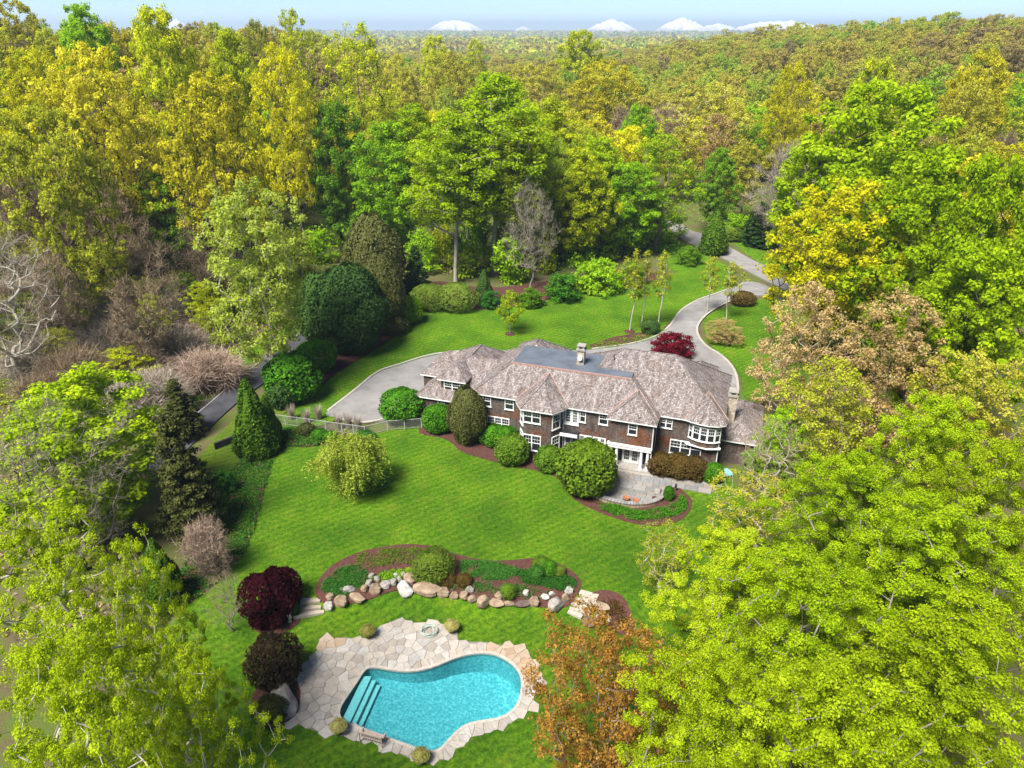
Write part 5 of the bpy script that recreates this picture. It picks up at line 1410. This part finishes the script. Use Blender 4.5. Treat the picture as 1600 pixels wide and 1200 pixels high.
def woodmat(name, atype):
    m, N = newmat(name)
    a = N.n('Attribute', attribute_name='v').outputs['Fac']; k_ = N.n('Attribute', attribute_name='k', attribute_type=atype).outputs['Fac']
    col = N.mix(1.0, N.ramp(k_, HUE), N.ramp(a, [(0, (.6, .6, .6)), (.5, (1, 1, 1)), (1, (1.35, 1.35, 1.3))]), 'MULTIPLY')
    mx = N.n('MixShader', {0: .42, 1: N.n('BsdfDiffuse', {'Color': col}).outputs[0], 2: N.n('BsdfTranslucent', {'Color': col}).outputs[0]})
    finish(m, N, mx.outputs[0]); return m
me = wood_base(); me.materials.append(woodmat('wood_leaves', 'INSTANCER')); me.materials.append(MATS['bark_grey'])
fo = obj('distant_wood', me, kind='stuff'); fo['label'] = 'mixed spring woodland behind the nearer trees, seen as one mass'
md = fo.modifiers.new('scatter', 'NODES'); md.node_group = wood_nodes()
def plain_wood():
    R = np.random.default_rng(19); V = []; vv = []; kk = []
    for y0, y1, sp, r0, nq, sz in ((1000, 2400, 42, 18, 24, 6.5), (2400, 7000, 110, 45, 11, 20)):
        n = int((y1 ** 2 - y0 ** 2) * .8 / (sp * sp)); ys = np.sqrt(R.uniform(y0 ** 2, y1 ** 2, n)); xs = R.uniform(-.8, .8, n) * ys
        rad = r0 * R.uniform(.55, 1.35, n); hh = R.uniform(13, 24, n); g = hgt(xs, ys); kc = np.clip(R.beta(1.7, 1.7, n) + .2 * np.sin(xs / 170) * np.cos(ys / 250), 0, 1)
        i = np.repeat(np.arange(n), nq); m_ = len(i); d = R.normal(size=(m_, 3)); d /= np.linalg.norm(d, axis=1, keepdims=True); d[:, 2] = np.abs(d[:, 2])
        P = np.stack([xs[i], ys[i], g[i] + hh[i] - rad[i] * .5], 1) + d * (rad[i] * R.uniform(.8, 1.02, m_))[:, None] * np.array([1, 1, .5])
        V.append(leaf_quads(P, d + R.normal(0, .45, (m_, 3)), sz * R.uniform(.7, 1.3, m_), R, .8)[0]); vv.append(np.clip(R.normal(.5, .18, m_), 0, 1)); kk.append(kc[i])
    V = np.concatenate(V)
    return mesh_np('plain_wood', V, np.arange(len(V)).reshape(-1, 4), {'v': np.concatenate(vv), 'k': np.concatenate(kk)})
fo = obj('plain_wood', plain_wood(), woodmat('plain_leaves', 'GEOMETRY'), kind='stuff'); fo['label'] = 'hazy woods of the distant plain below the white hills'
# ------------------------------------------------------------------ rocks
noisy('rock_tan', [(.25, (0.115, 0.083, 0.054)), (.5, (0.245, 0.180, 0.122)), (.75, (0.360, 0.288, 0.216))], 1.6, .92, .8, 5, 7, spec=.15, bdist=.08)
noisy('rock_grey', [(.25, (0.122, 0.108, 0.097)), (.5, (0.245, 0.223, 0.202)), (.75, (0.374, 0.353, 0.324))], 1.6, .92, .8, 5, 7, spec=.15, bdist=.08)
noisy('rock_white', [(.3, (0.259, 0.245, 0.223)), (.6, (0.403, 0.389, 0.360)), (.8, (0.504, 0.490, 0.461))], 1.6, .92, .8, 5, 7, spec=.15, bdist=.08)
noisy('rock_dark', [(.3, (.06, .045, .04)), (.6, (.14, .10, .09)), (.8, (.24, .19, .17))], 1.6, .92, .8, 5, 7, spec=.15, bdist=.08)
def rock_mesh(seed):
    import bmesh
    R = np.random.default_rng(seed); bm = bmesh.new(); bmesh.ops.create_icosphere(bm, subdivisions=3, radius=1.0)
    D_ = R.normal(size=(14, 3)); D_ /= np.linalg.norm(D_, axis=1, keepdims=True); off = R.uniform(.52, .80, 14); ph = R.uniform(0, 6, 3)
    for v in bm.verts:
        c = np.array(v.co)
        for d, o in zip(D_, off):
            s = c @ d
            if s > o: c = c - d * (s - o) * .9
        c *= 1 + .05 * math.sin(c[0] * 5 + ph[0]) * math.sin(c[1] * 6 + ph[1]) + .03 * math.sin(c[2] * 11 + ph[2])
        v.co = c
    me = bpy.data.meshes.new('boulder'); bm.to_mesh(me); bm.free()
    return me
ROCKS = [rock_mesh(i) for i in range(6)]
for me in ROCKS: me.materials.append(MATS['rock_tan'])
rr = random.Random(8)
c8 = [(130, 330, 45, 35, 'tan'), (125, 380, 55, 45, 'white'), (197, 350, 80, 55, 'tan'), (235, 290, 50, 40, 'grey'), (195, 297, 22, 22, 'grey'), (278, 337, 80, 38, 'tan'), (325, 285, 40, 50, 'tan'),
 (353, 255, 40, 50, 'grey'), (365, 215, 35, 38, 'grey'), (395, 235, 28, 30, 'grey'), (388, 283, 65, 60, 'tan'), (445, 265, 65, 40, 'grey'), (490, 250, 42, 45, 'grey'), (503, 213, 25, 20, 'white'), (525, 235, 32, 32, 'grey'),
 (545, 205, 28, 25, 'grey'), (580, 230, 62, 48, 'tan'), (557, 283, 85, 60, 'white'), (665, 290, 130, 60, 'tan'), (775, 302, 70, 50, 'tan'), (838, 270, 22, 20, 'white'), (835, 322, 52, 36, 'tan'), (892, 325, 50, 48, 'tan'),
 (922, 290, 45, 38, 'grey'), (940, 343, 45, 45, 'tan'), (1005, 352, 70, 78, 'tan'), (1072, 362, 70, 45, 'tan'), (1090, 325, 50, 35, 'tan'), (1145, 370, 45, 30, 'tan'), (1178, 297, 22, 28, 'white'), (1243, 310, 35, 38, 'white'),
 (1225, 368, 80, 35, 'dark'), (1290, 353, 62, 50, 'tan'), (1350, 330, 38, 35, 'white'), (1390, 315, 30, 28, 'white'), (1410, 370, 82, 75, 'grey'), (1468, 335, 35, 65, 'tan'), (1485, 293, 45, 42, 'white')]
c8 = [(480 + x / 3.636, 840 + y / 3.636, w / 3.636, h / 3.636, c) for x, y, w, h, c in c8]
extra = [(680 + x / 5, 820 + y / 5, w / 5, h / 5, c) for x, y, w, h, c in [(1300, 625, 95, 60, 'tan'), (1305, 690, 45, 50, 'white'), (1195, 745, 85, 90, 'dark'), (1270, 740, 62, 72, 'white'), (1345, 730, 55, 50, 'white')]]
def boulder(px, py, w, h, c, label, zs=1.0):
    g = T(px, py + h * .35); zc = proj(g)[2]; W_ = w / F * zc; Hh = h / F * zc
    o = obj('boulder', ROCKS[rr.randrange(6)], MATS['rock_' + c])
    hgt_ = Hh * .62 * zs; o.scale = (W_ * .74, min(W_, Hh * 1.3) * .66, hgt_ * 1.25)
    o.location = (g.x, g.y, g.z + hgt_ * .45); o.rotation_euler = (0, 0, rr.uniform(-.35, .35))
    tag(o, label, 'boulder', 'boulders of the garden wall')
for i, q in enumerate(sorted(c8)):
    sz = 'small' if q[2] < 10 else ('large' if q[2] > 18 else 'middling')
    boulder(*q, f'{sz} {q[4]} boulder in the rock bed edge, {i + 1}th of thirty-eight from the left steps'.replace('1th', '1st') if i in (0, 20, 30) else
            f'{sz} {q[4]} boulder in the rock bed edge, {i + 1}{"nd" if i in (1, 21, 31) else ("rd" if i in (2, 22, 32) else "th")} of thirty-eight from the left steps')
for q, lb in zip(extra, ('flat mossy tan boulder right of the wide stone steps', 'small white boulder below the flat one by the wide steps', 'dark boulder at the foot of the wide stone steps', 'pale upright boulder right of the dark one at the wide steps', 'pale round boulder furthest right beside the wide steps')):
    boulder(*q, lb)
boulder(443, 1090, 46, 40, 'grey', 'big craggy grey-brown boulder at the left edge of the pool deck', .8)

# ------------------------------------------------------------------ stone steps
flagmat('step_stone', [(0, (0.288, 0.245, 0.194)), (.5, (0.360, 0.317, 0.259)), (1, (0.324, 0.295, 0.259))])
def steps(label, ends, depth, ztop, dz):
    a0 = TZ(*ends[0][0], ztop); e = empty('stone_steps', (a0.x, a0.y, ztop)); tag(e, label, 'steps')
    for i, (pa_, pb_) in enumerate(ends):
        a, c = T(*pa_, .14), T(*pb_, .14); z = ((a + c) / 2).z; t = (c - a).to_2d().normalized(); no = Vector((-t.y, t.x))
        if no.y < 0: no = -no
        q = [a.to_2d() - no * depth * .5, c.to_2d() - no * depth * .5, c.to_2d() + no * depth * .75, a.to_2d() + no * depth * .75]
        jit = [Vector((rr.uniform(-.04, .04), rr.uniform(-.03, .03))) for _ in range(4)]
        q = [p + j for p, j in zip(q, jit)]
        MB().hexa([(p.x - a0.x, p.y - a0.y, z - .3 - ztop) for p in q] + [(p.x - a0.x, p.y - a0.y, z - ztop) for p in q]).build('tread', MATS['step_stone'], e)
k5 = lambda x, y: (380 + x / 5, 820 + y / 5)
r5 = lambda x, y: (680 + x / 5, 820 + y / 5)
steps('three sandy stone slab steps beside the maroon shrub', [(k5(445, 605), k5(603, 573)), (k5(400, 660), k5(610, 620)), (k5(395, 712), k5(632, 658))], .5, -.32, .22)
steps('wide flight of five pale stone slab steps right of the rock bed', [(r5(1125, 515), r5(1270, 575)), (r5(1085, 550), r5(1260, 622)), (r5(1065, 588), r5(1248, 668)), (r5(1055, 625), r5(1215, 700)), (r5(1040, 662), r5(1150, 718))], .46, -.2, .17)

# ------------------------------------------------------------------ ground cover
def cover(name, loop, n, size, leaf, label, zmax=.25, tuft=6, holes=()):
    R = np.random.default_rng(len(name) * 7 + n); xs = [p[0] for p in loop]; ys = [p[1] for p in loop]
    x = R.uniform(min(xs), max(xs), n * 3); y = R.uniform(min(ys), max(ys), n * 3); k_ = inside_np(loop, x, y)
    for h in holes: k_ &= ~inside_np(h, x, y)
    f = np.sin(x * 2.1 + 1.3 * np.sin(y * 1.7)) * np.sin(y * 2.3 + 1.1 * np.sin(x * 1.3)) + R.uniform(-.8, .8, len(x))
    k_ &= f > -.25
    x = x[k_][:n]; y = y[k_][:n]; n = len(x); hh = zmax * R.uniform(.3, 1, n)
    i = np.repeat(np.arange(n), tuft); m_ = len(i); P = np.stack([x[i], y[i], hgt(x[i], y[i]) + .08], 1) + np.stack([R.normal(0, size * .8, m_), R.normal(0, size * .8, m_), R.uniform(0, 1, m_) * hh[i]], 1)
    V, Fs = leaf_quads(P, R.normal(0, .5, (m_, 3)) + np.array([0, 0, .9]), size, R, .6)
    o = obj(name, mesh_np(name, V, Fs, {'v': np.clip(R.normal(.5, .16, n)[i] + R.normal(0, .14, m_), 0, 1)}), MATS['leaf_' + leaf], kind='stuff'); o['label'] = label
    return o
cover('ivy', IVY, 5200, .16, 'cover', 'dark green ivy bank along the left lawn edge')
cover('ivy', IVY, 2200, .16, 'coverl', 'paler leaves scattered through the ivy bank')
TB = gp([(930, 790), (960, 790), (1000, 800), (1050, 790), (1065, 775), (1073, 790), (1060, 805), (1005, 814), (960, 806)], 3)
cover('ground_cover', TB, 1500, .12, 'box', 'leafy green plants in the bed below the terrace wall', .3)
cover('ground_cover', gp([(503, 925), (520, 897), (560, 885), (575, 905), (560, 925), (530, 935)], 3), 1100, .11, 'cover', 'green perennials at the left end of the rock bed', .35)
cover('ground_cover', gp([(722, 880), (760, 880), (810, 890), (800, 905), (760, 908), (725, 900)], 3), 1300, .11, 'cover', 'blue-green perennials in the middle right of the rock bed', .35)
cover('ground_cover', gp([(810, 893), (850, 900), (895, 905), (895, 925), (850, 918), (815, 910)], 3), 1200, .11, 'cover', 'dark green perennials at the right end of the rock bed', .35)
cover('ground_cover', gp([(560, 868), (620, 858), (690, 860), (660, 880), (600, 885), (565, 890)], 3), 700, .10, 'coverl', 'yellow-green sprouts along the top of the rock bed', .25)
cover('ground_cover', gp([(560, 905), (620, 890), (720, 908), (800, 915), (860, 925), (850, 938), (760, 930), (660, 915), (600, 912)], 3), 900, .10, 'cover', 'low green plants just behind the boulders', .28)
cover('ground_cover', gp([(935, 945), (960, 940), (975, 960), (980, 985), (955, 970)], 3), 350, .11, 'rust', 'rusty low plants right of the wide steps', .3)
cover('ground_cover', gp([(590, 900), (640, 890), (640, 905), (600, 915)], 3), 300, .10, 'green', 'fresh green tufts between the left boulders', .25)
cover('ground_cover', gp([(925, 538), (985, 528), (1025, 520), (1045, 512), (1025, 530), (985, 538), (940, 545)], 2), 420, .14, 'deep', 'low dark planting along the drive edge', .3)
# undergrowth under the trees on the left bank and elsewhere in the woods
LB = [(-110, 60), (-110, 130), (-60, 150), (-20, 150), (-5, 132), (-38, 95), (-44, 80), (-46, 66), (-34, 52), (-26, 40), (-60, 40)]
def litter(name, loop, n, size, leaf, label, zm):
    R = np.random.default_rng(n); xs = [p[0] for p in loop]; ys = [p[1] for p in loop]; x = R.uniform(min(xs), max(xs), n * 2); y = R.uniform(min(ys), max(ys), n * 2)
    k_ = inside_np(loop, x, y) & (np.sin(x * .35 + 2 * np.sin(y * .21)) * np.sin(y * .31 + 1.3) > R.uniform(-1, .6, len(x)))
    for c in clear[1:]: k_ &= ~inside_np(c, x, y)
    x = x[k_][:n]; y = y[k_][:n]; n = len(x); P = np.stack([x, y, hgt(x, y) + zm * R.uniform(0, 1, n) ** 2], 1)
    V, Fs = leaf_quads(P, R.normal(0, .6, (n, 3)) + np.array([0, 0, .7]), size, R, .6)
    o = obj(name, mesh_np(name, V, Fs, {'v': np.clip(R.normal(.5, .22, n), 0, 1)}), MATS['leaf_' + leaf], kind='stuff'); o['label'] = label
litter('undergrowth', LB, 22000, .34, 'olive', 'thin olive undergrowth on the left bank', 1.6)
litter('undergrowth', LB, 20000, .36, 'mid', 'fresh green undergrowth on the left bank', 1.2)
litter('undergrowth', LB, 17000, .42, 'twigp', 'dead brown stalks on the left bank', 1.5)
RBk = [(30, 20), (75, 20), (110, 80), (110, 150), (60, 150), (56, 128), (50, 100), (42, 80), (40, 62), (28, 45)]
litter('undergrowth', RBk, 15000, .38, 'mid', 'green undergrowth below the right-hand trees', 1.3)
MBk_ = [(-40, 128), (10, 128), (60, 150), (90, 200), (-90, 200)]
litter('undergrowth', MBk_, 18000, .5, 'green', 'green undergrowth beneath the pale-trunked trees', 2.2)

# ------------------------------------------------------------------ fence
noisy('fence_metal', [(.3, (.22, .21, .20)), (.7, (.34, .33, .31))], 3, .6, 0, spec=.3)
fl = [tuple(T(*p)[:2]) for p in ((428, 662), (485, 670), (535, 677), (571, 682), (606, 673), (659, 669))]
fl = resample(fl, 1.75, False)
fe = empty('garden_fence', (fl[0][0], fl[0][1], hz(*fl[0]))); tag(fe, 'thin grey metal garden fence between the lawn and the parking court', 'fence')
f0 = Vector((fl[0][0], fl[0][1], hz(*fl[0])))
for i, p in enumerate(fl):
    q = Vector((p[0], p[1], hz(*p))) - f0
    b = MB().box(q.x - .05, q.x + .05, q.y - .05, q.y + .05, q.z - .2, q.z + 1.3); b.build('post', MATS['fence_metal'], fe)
    if i:
        for nm, z, r_ in (('top_rail', 1.22, .03), ('bottom_rail', .15, .018)):
            MB().tube([prev + Vector((0, 0, z)), q + Vector((0, 0, z))], r_, 6).build(nm, MATS['fence_metal'], fe)
        b = MB(); L = (q - prev).length; nn_ = int(L / .11)
        for k_ in range(1, nn_):
            c = prev.lerp(q, k_ / nn_); b.box(c.x - .009, c.x + .009, c.y - .009, c.y + .009, c.z + .15, c.z + 1.22)
        b.build('picket_panel', MATS['fence_metal'], fe, kind='stuff')
    prev = q
# pale ornamental grasses behind the fence
def grass_clump(px, py, h, label):
    g = T(px, py); R = np.random.default_rng(int(px)); n = 260; a = R.uniform(0, 6.28, n); r0 = R.uniform(0, .3, n); l = h * R.uniform(.6, 1.1, n)
    b0 = np.stack([r0 * np.cos(a), r0 * np.sin(a), 0 * a], 1); tip = b0 + np.stack([np.cos(a) * l * .22, np.sin(a) * l * .22, l], 1); s = np.stack([-np.sin(a), np.cos(a), 0 * a], 1) * .016
    V = np.stack([b0 - s, b0 + s, tip + s * .3, tip - s * .3], 1).reshape(-1, 3)
    o = obj('ornamental_grass', mesh_np('ornamental_grass', V, np.arange(4 * n).reshape(n, 4), {'v': R.uniform(.3, 1, n)}), MATS['leaf_twig'], loc=g); tag(o, label, 'grass clump', 'dry grass clumps by the fence')
for (x, y), w in zip(((456, 655), (480, 660), (498, 655), (530, 668), (545, 668), (560, 672)), ('leftmost', 'second', 'third', 'fourth', 'fifth', 'rightmost')):
    grass_clump(x, y, 1.7, f'pale dry grass clump behind the fence, {w} from the left')
g = T(366, 690); b = MB().box(-2.2, 2.2, -.12, .12, -.3, .75); o = b.build('timber_wall', MATS['dark_slab'], loc=g); o.rotation_euler.z = .85; tag(o, 'low black timber wall beside the left road verge', 'wall')

# ------------------------------------------------------------------ small things by the pool and terrace
noisy('terracotta', [(.3, (0.216, 0.072, 0.032)), (.7, (0.331, 0.137, 0.065))], 4, .85, .2, 20)
noisy('pot_dark', [(.3, (.05, .045, .04)), (.7, (.10, .09, .08))], 4, .7, .2, 20)
noisy('teak', [(.3, (.22, .17, .14)), (.7, (.40, .33, .28))], 6, .8, .3, 20, stretch=(1, 8, 8))
noisy('hose', [(.3, (.22, .27, .23)), (.7, (.36, .42, .37))], 6, .5, 0)
noisy('turquoise', [(.3, (.12, .42, .42)), (.7, (.22, .55, .54))], 3, .5, 0)
noisy('marble', [(.3, (0.446, 0.439, 0.418)), (.7, (0.562, 0.554, 0.533))], 5, .6, .1, 20)
POTP = [(.20, 0), (.27, .12), (.30, .34), (.33, .36), (.33, .42), (.28, .42), (.26, .36)]
def potted(px, py, label, leaf='flower', s=1.0, mat='pot_dark', plantw=.95):
    g = T(px, py); e = empty('potted_plant', (g.x, g.y, g.z + .055)); tag(e, label, 'potted plant', 'planters round the pool')
    e.scale = (s, s, s)
    MB().lathe(POTP, 14).build('pot', MATS[mat], e, smooth=True)
    pr = PROTO['bush'][0]; o = obj('foliage', pr['c'], MATS['leaf_' + leaf], e); o.scale = (plantw / 2.6, plantw / 2.6, .36); o.location = (0, 0, .3)
potted(576, 996, 'yellow-green planter on the back left edge of the pool deck'); potted(706, 988, 'yellow-green planter near the hose coil on the back deck edge')
potted(530, 1146, 'yellow-green planter on the near left corner of the pool deck'); potted(658, 1192, 'yellow-green planter at the near end of the pool')
def pot(px, py, label, s=1.0):
    g = T(px, py); e = empty('terracotta_pot', (g.x, g.y, .09)); e.scale = (s, s, s); tag(e, label, 'pot')
    MB().lathe(POTP, 14).build('bowl', MATS['terracotta'], e, smooth=True); MB().lathe([(.0, .33), (.26, .34)], 12).build('soil', MATS['mulch'], e)
pot(978, 784, 'left terracotta pot on the terrace'); pot(993, 788, 'right terracotta pot on the terrace')
# coiled hose
g = T(671, 988); b = MB(); pts = []
for k_ in range(150):
    a = k_ * .26; r_ = .48 + .10 * math.sin(k_ * .11) + .04 * math.sin(k_ * .7); pts.append((r_ * math.cos(a) * 1.15 + .05 * math.sin(k_ * .05), r_ * math.sin(a), .03 + .0014 * k_ + .01 * math.sin(k_)))
b.tube(pts, .028, 6); o = b.build('garden_hose', MATS['hose'], loc=(g.x, g.y, g.z + .06), smooth=True); tag(o, 'coiled grey-green hose on the pool deck', 'hose')
# bench, its back to the camera
ga, gb = T(560, 1159), T(600, 1170); g = (ga + gb) / 2; rz_ = math.atan2(gb.y - ga.y, gb.x - ga.x)
be = empty('garden_bench', (g.x, g.y, g.z + .06), rz_); tag(be, 'weathered teak bench facing the pool, seen from behind', 'bench')
L = 1.55; TK = MATS['teak']
for sx in (-1, 1):
    for sy, z1 in ((0, .92), (.52, .62)):
        MB().box(sx * L / 2 - .035, sx * L / 2 + .035, sy - .035, sy + .035, 0, z1).build('leg', TK, be)
    MB().box(sx * L / 2 - .04, sx * L / 2 + .04, -.02, .6, .625, .665).build('armrest', TK, be)
for k_ in range(5): MB().box(-L / 2 + .04, L / 2 - .04, .05 + k_ * .105, .135 + k_ * .105, .42, .45).build('seat_slat', TK, be)
MB().box(-L / 2 + .037, L / 2 - .037, -.03, .03, .82, .93).build('top_rail', TK, be); MB().box(-L / 2 + .037, L / 2 - .037, -.025, .025, .5, .56).build('lower_rail', TK, be)
for k_ in range(9): MB().box(-L / 2 + .15 + k_ * .155, -L / 2 + .2 + k_ * .155, -.015, .015, .562, .818).build('back_slat', TK, be)
MB().box(-L / 2 + .037, L / 2 - .037, .5, .54, .3, .4).build('front_rail', TK, be)
# white garden heron by the maroon shrub
g = T(453, 972); hr = empty('garden_statue', (g.x, g.y, g.z + .05)); tag(hr, 'white stone bird statue at the foot of the maroon shrub', 'statue')
MB().lathe([(.16, 0), (.17, .06), (.12, .1), (.05, .16)], 12).build('plinth', MATS['marble'], hr, smooth=True)
MB().tube([(0, 0, .14), (.02, 0, .3), (.06, 0, .45), (.0, 0, .62), (-.08, 0, .72), (-.04, 0, .86), (.06, 0, .92), (.16, 0, .9), (.24, 0, .87)], [.05, .12, .17, .14, .08, .05, .065, .045, .01], 10).build('body', MATS['marble'], hr, smooth=True)
# lantern, turquoise cover, bare twig planter
g = T(1055, 768); ln = empty('wall_lantern', (g.x, g.y, .47)); tag(ln, 'small black lantern on the end of the terrace wall', 'lantern')
MB().box(-.11, .11, -.11, .11, 0, .05).build('base', MATS['dark_slab'], ln); MB().box(-.085, .085, -.085, .085, .05, .3).build('pane', MATS['glass'], ln)
MB().lathe([(.15, .3), (.06, .42), (.02, .48)], 4).build('cap', MATS['dark_slab'], ln)
g = T(1131, 741); tc_ = empty('pool_cover', (g.x, g.y, .06), .3); tag(tc_, 'turquoise folded cover on the path at the house corner', 'cover')
MB().box(-.7, .7, -.5, .5, 0, .14).build('lower_fold', MATS['turquoise'], tc_); MB().box(-.62, .66, -.42, .46, .145, .24).build('upper_fold', MATS['turquoise'], tc_)

# ------------------------------------------------------------------ houses half hidden in the far wood
noisy('clapboard', [(.3, (.66, .66, .64)), (.7, (.78, .78, .76))], 2, .7, 0)
noisy('grey_roof', [(.3, (.20, .19, .18)), (.7, (.32, .30, .29))], 3, .9, .2, 20)
def far_house(px, py, Yd, w, dpt, h, rz_, label):
    r = ray(px, py); t = Yd / r.y; x = r.x * t; zt = CAMZ + r.z * t; g = hz(x, Yd) - .3
    e = empty('white_house', (x, Yd, g), rz_); tag(e, label, 'house'); hh = h
    MB().box(-w / 2, w / 2, -dpt / 2, dpt / 2, 0, hh).build('wall', MATS['clapboard'], e)
    b = MB(); o_ = .4; ap = hh + dpt * .4
    b.poly([(-w / 2 - o_, -dpt / 2 - o_, hh), (w / 2 + o_, -dpt / 2 - o_, hh), (w / 2 + o_, 0, ap), (-w / 2 - o_, 0, ap)]); b.poly([(w / 2 + o_, dpt / 2 + o_, hh), (-w / 2 - o_, dpt / 2 + o_, hh), (-w / 2 - o_, 0, ap), (w / 2 + o_, 0, ap)])
    b.build('roof', MATS['grey_roof'], e)
    MB().poly([(-w / 2, -dpt / 2, hh), (-w / 2, dpt / 2, hh), (-w / 2, 0, ap - .3)]).build('gable', MATS['clapboard'], e); MB().poly([(w / 2, dpt / 2, hh), (w / 2, -dpt / 2, hh), (w / 2, 0, ap - .3)]).build('gable', MATS['clapboard'], e)
    MB().box(-w * .25 - .5, -w * .25 + .5, -.5, .5, ap - 1.5, ap + 1.3).build('chimney', MATS['clapboard'], e)
    for k_ in range(int(w / 2.6)):
        for z in (hh - 1.9, hh - 4.8):
            if z > .5: MB().box(-w / 2 + 1.2 + k_ * 2.5, -w / 2 + 2.2 + k_ * 2.5, -dpt / 2 - .06, -dpt / 2 - .004, z, z + 1.5).build('window', MATS['glass'], e)
far_house(1352, 150, 172, 12, 8, 6, .2, 'white house half hidden behind the big lime tree')
far_house(1432, 140, 182, 6, 6, 6, .2, 'narrow white house end glimpsed right of the larger white house')
far_house(1580, 192, 150, 10, 7, 3, -.3, 'low white house at the right edge of the wood')

# ------------------------------------------------------------------ white hills on the horizon
m, N = newmat('snow_rock')
p = N.n('TexCoord').outputs['Object']; gz = N.n('SeparateXYZ', {0: p}).outputs[2]
ns = N.noise(.004, 8, .7, p)
f = N.n('Math', {0: N.n('MapRange', {'Value': gz, 'From Min': 10, 'From Max': 130}).outputs[0], 1: N.n('Math', {0: ns, 1: -.5}, operation='ADD').outputs[0]}, operation='ADD').outputs[0]
col = N.ramp(f, [(.10, (.13, .135, .14)), (.30, (.24, .23, .25)), (.5, (.42, .40, .41)), (.7, (.56, .55, .56))])
b_ = N.n('BsdfPrincipled', {'Base Color': col, 'Roughness': .9}); finish(m, N, b_.outputs[0])
def hill(px0, px1, ytop, ybase, Yd, seed, skew=.5):
    R = np.random.default_rng(seed); r0, r1 = ray(px0, ybase), ray(px1, ybase); x0 = r0.x * Yd / r0.y; x1 = r1.x * Yd / r1.y; rt_ = ray((px0 + px1) / 2, ytop); top = CAMZ + rt_.z * Yd / rt_.y
    zb = -30.0; H_ = top - zb; w = (x1 - x0) / 2; n = 48
    u, v = np.meshgrid(np.linspace(-1, 1, n), np.linspace(-1, 1, n)); uu = u - (skew - .5) * (1 - u * u); d = np.sqrt(uu ** 2 + v ** 2)
    z = np.clip(1 - d, 0, 1) ** (.7 if seed in (1, 6) else 1.25) * (1 + 0 * d); a = np.arctan2(v, uu)
    z = z * (1 + .20 * np.sin(a * 7 + seed) * np.clip(d * 2, 0, 1) + .12 * np.sin(a * 17 + seed * 2) * np.clip(d * 3, 0, 1)) + .02 * R.normal(size=z.shape) * (d < 1)
    z = z / z.max()
    V = np.stack([u * w, v * w * .8, z * H_], -1).reshape(-1, 3); i = np.arange(n * n).reshape(n, n)
    o = obj('snowy_hill', mesh_np('snowy_hill', V, np.stack([i[:-1, :-1], i[:-1, 1:], i[1:, 1:], i[1:, :-1]], -1).reshape(-1, 4), smooth=True), m, kind='structure', loc=((x0 + x1) / 2, Yd, zb))
for k_, q in enumerate([(655, 765, 31, 50, 7600, 1, .5), (785, 850, 41, 51, 7700, 2, .5), (890, 1020, 29, 52, 7400, 3, .5), (1000, 1130, 27, 54, 7300, 4, .5), (1060, 1180, 36, 54, 7500, 5, .5), (1120, 1310, 31, 56, 7200, 6, .5), (245, 310, 28, 45, 7600, 7, .5)]): hill(*q)

# ------------------------------------------------------------------ air
hb = MB().box(-14500, 14500, -400, 15000, -60, 150).build('haze', None, kind='stuff')
m, N = newmat('air')
pv = N.n('VolumePrincipled', {'Color': (.66, .82, 1.0, 1), 'Density': .00016, 'Anisotropy': .2})
o_ = N.n('OutputMaterial'); N.t.links.new(pv.outputs[0], o_.inputs['Volume'])
hb.data.materials.append(m)
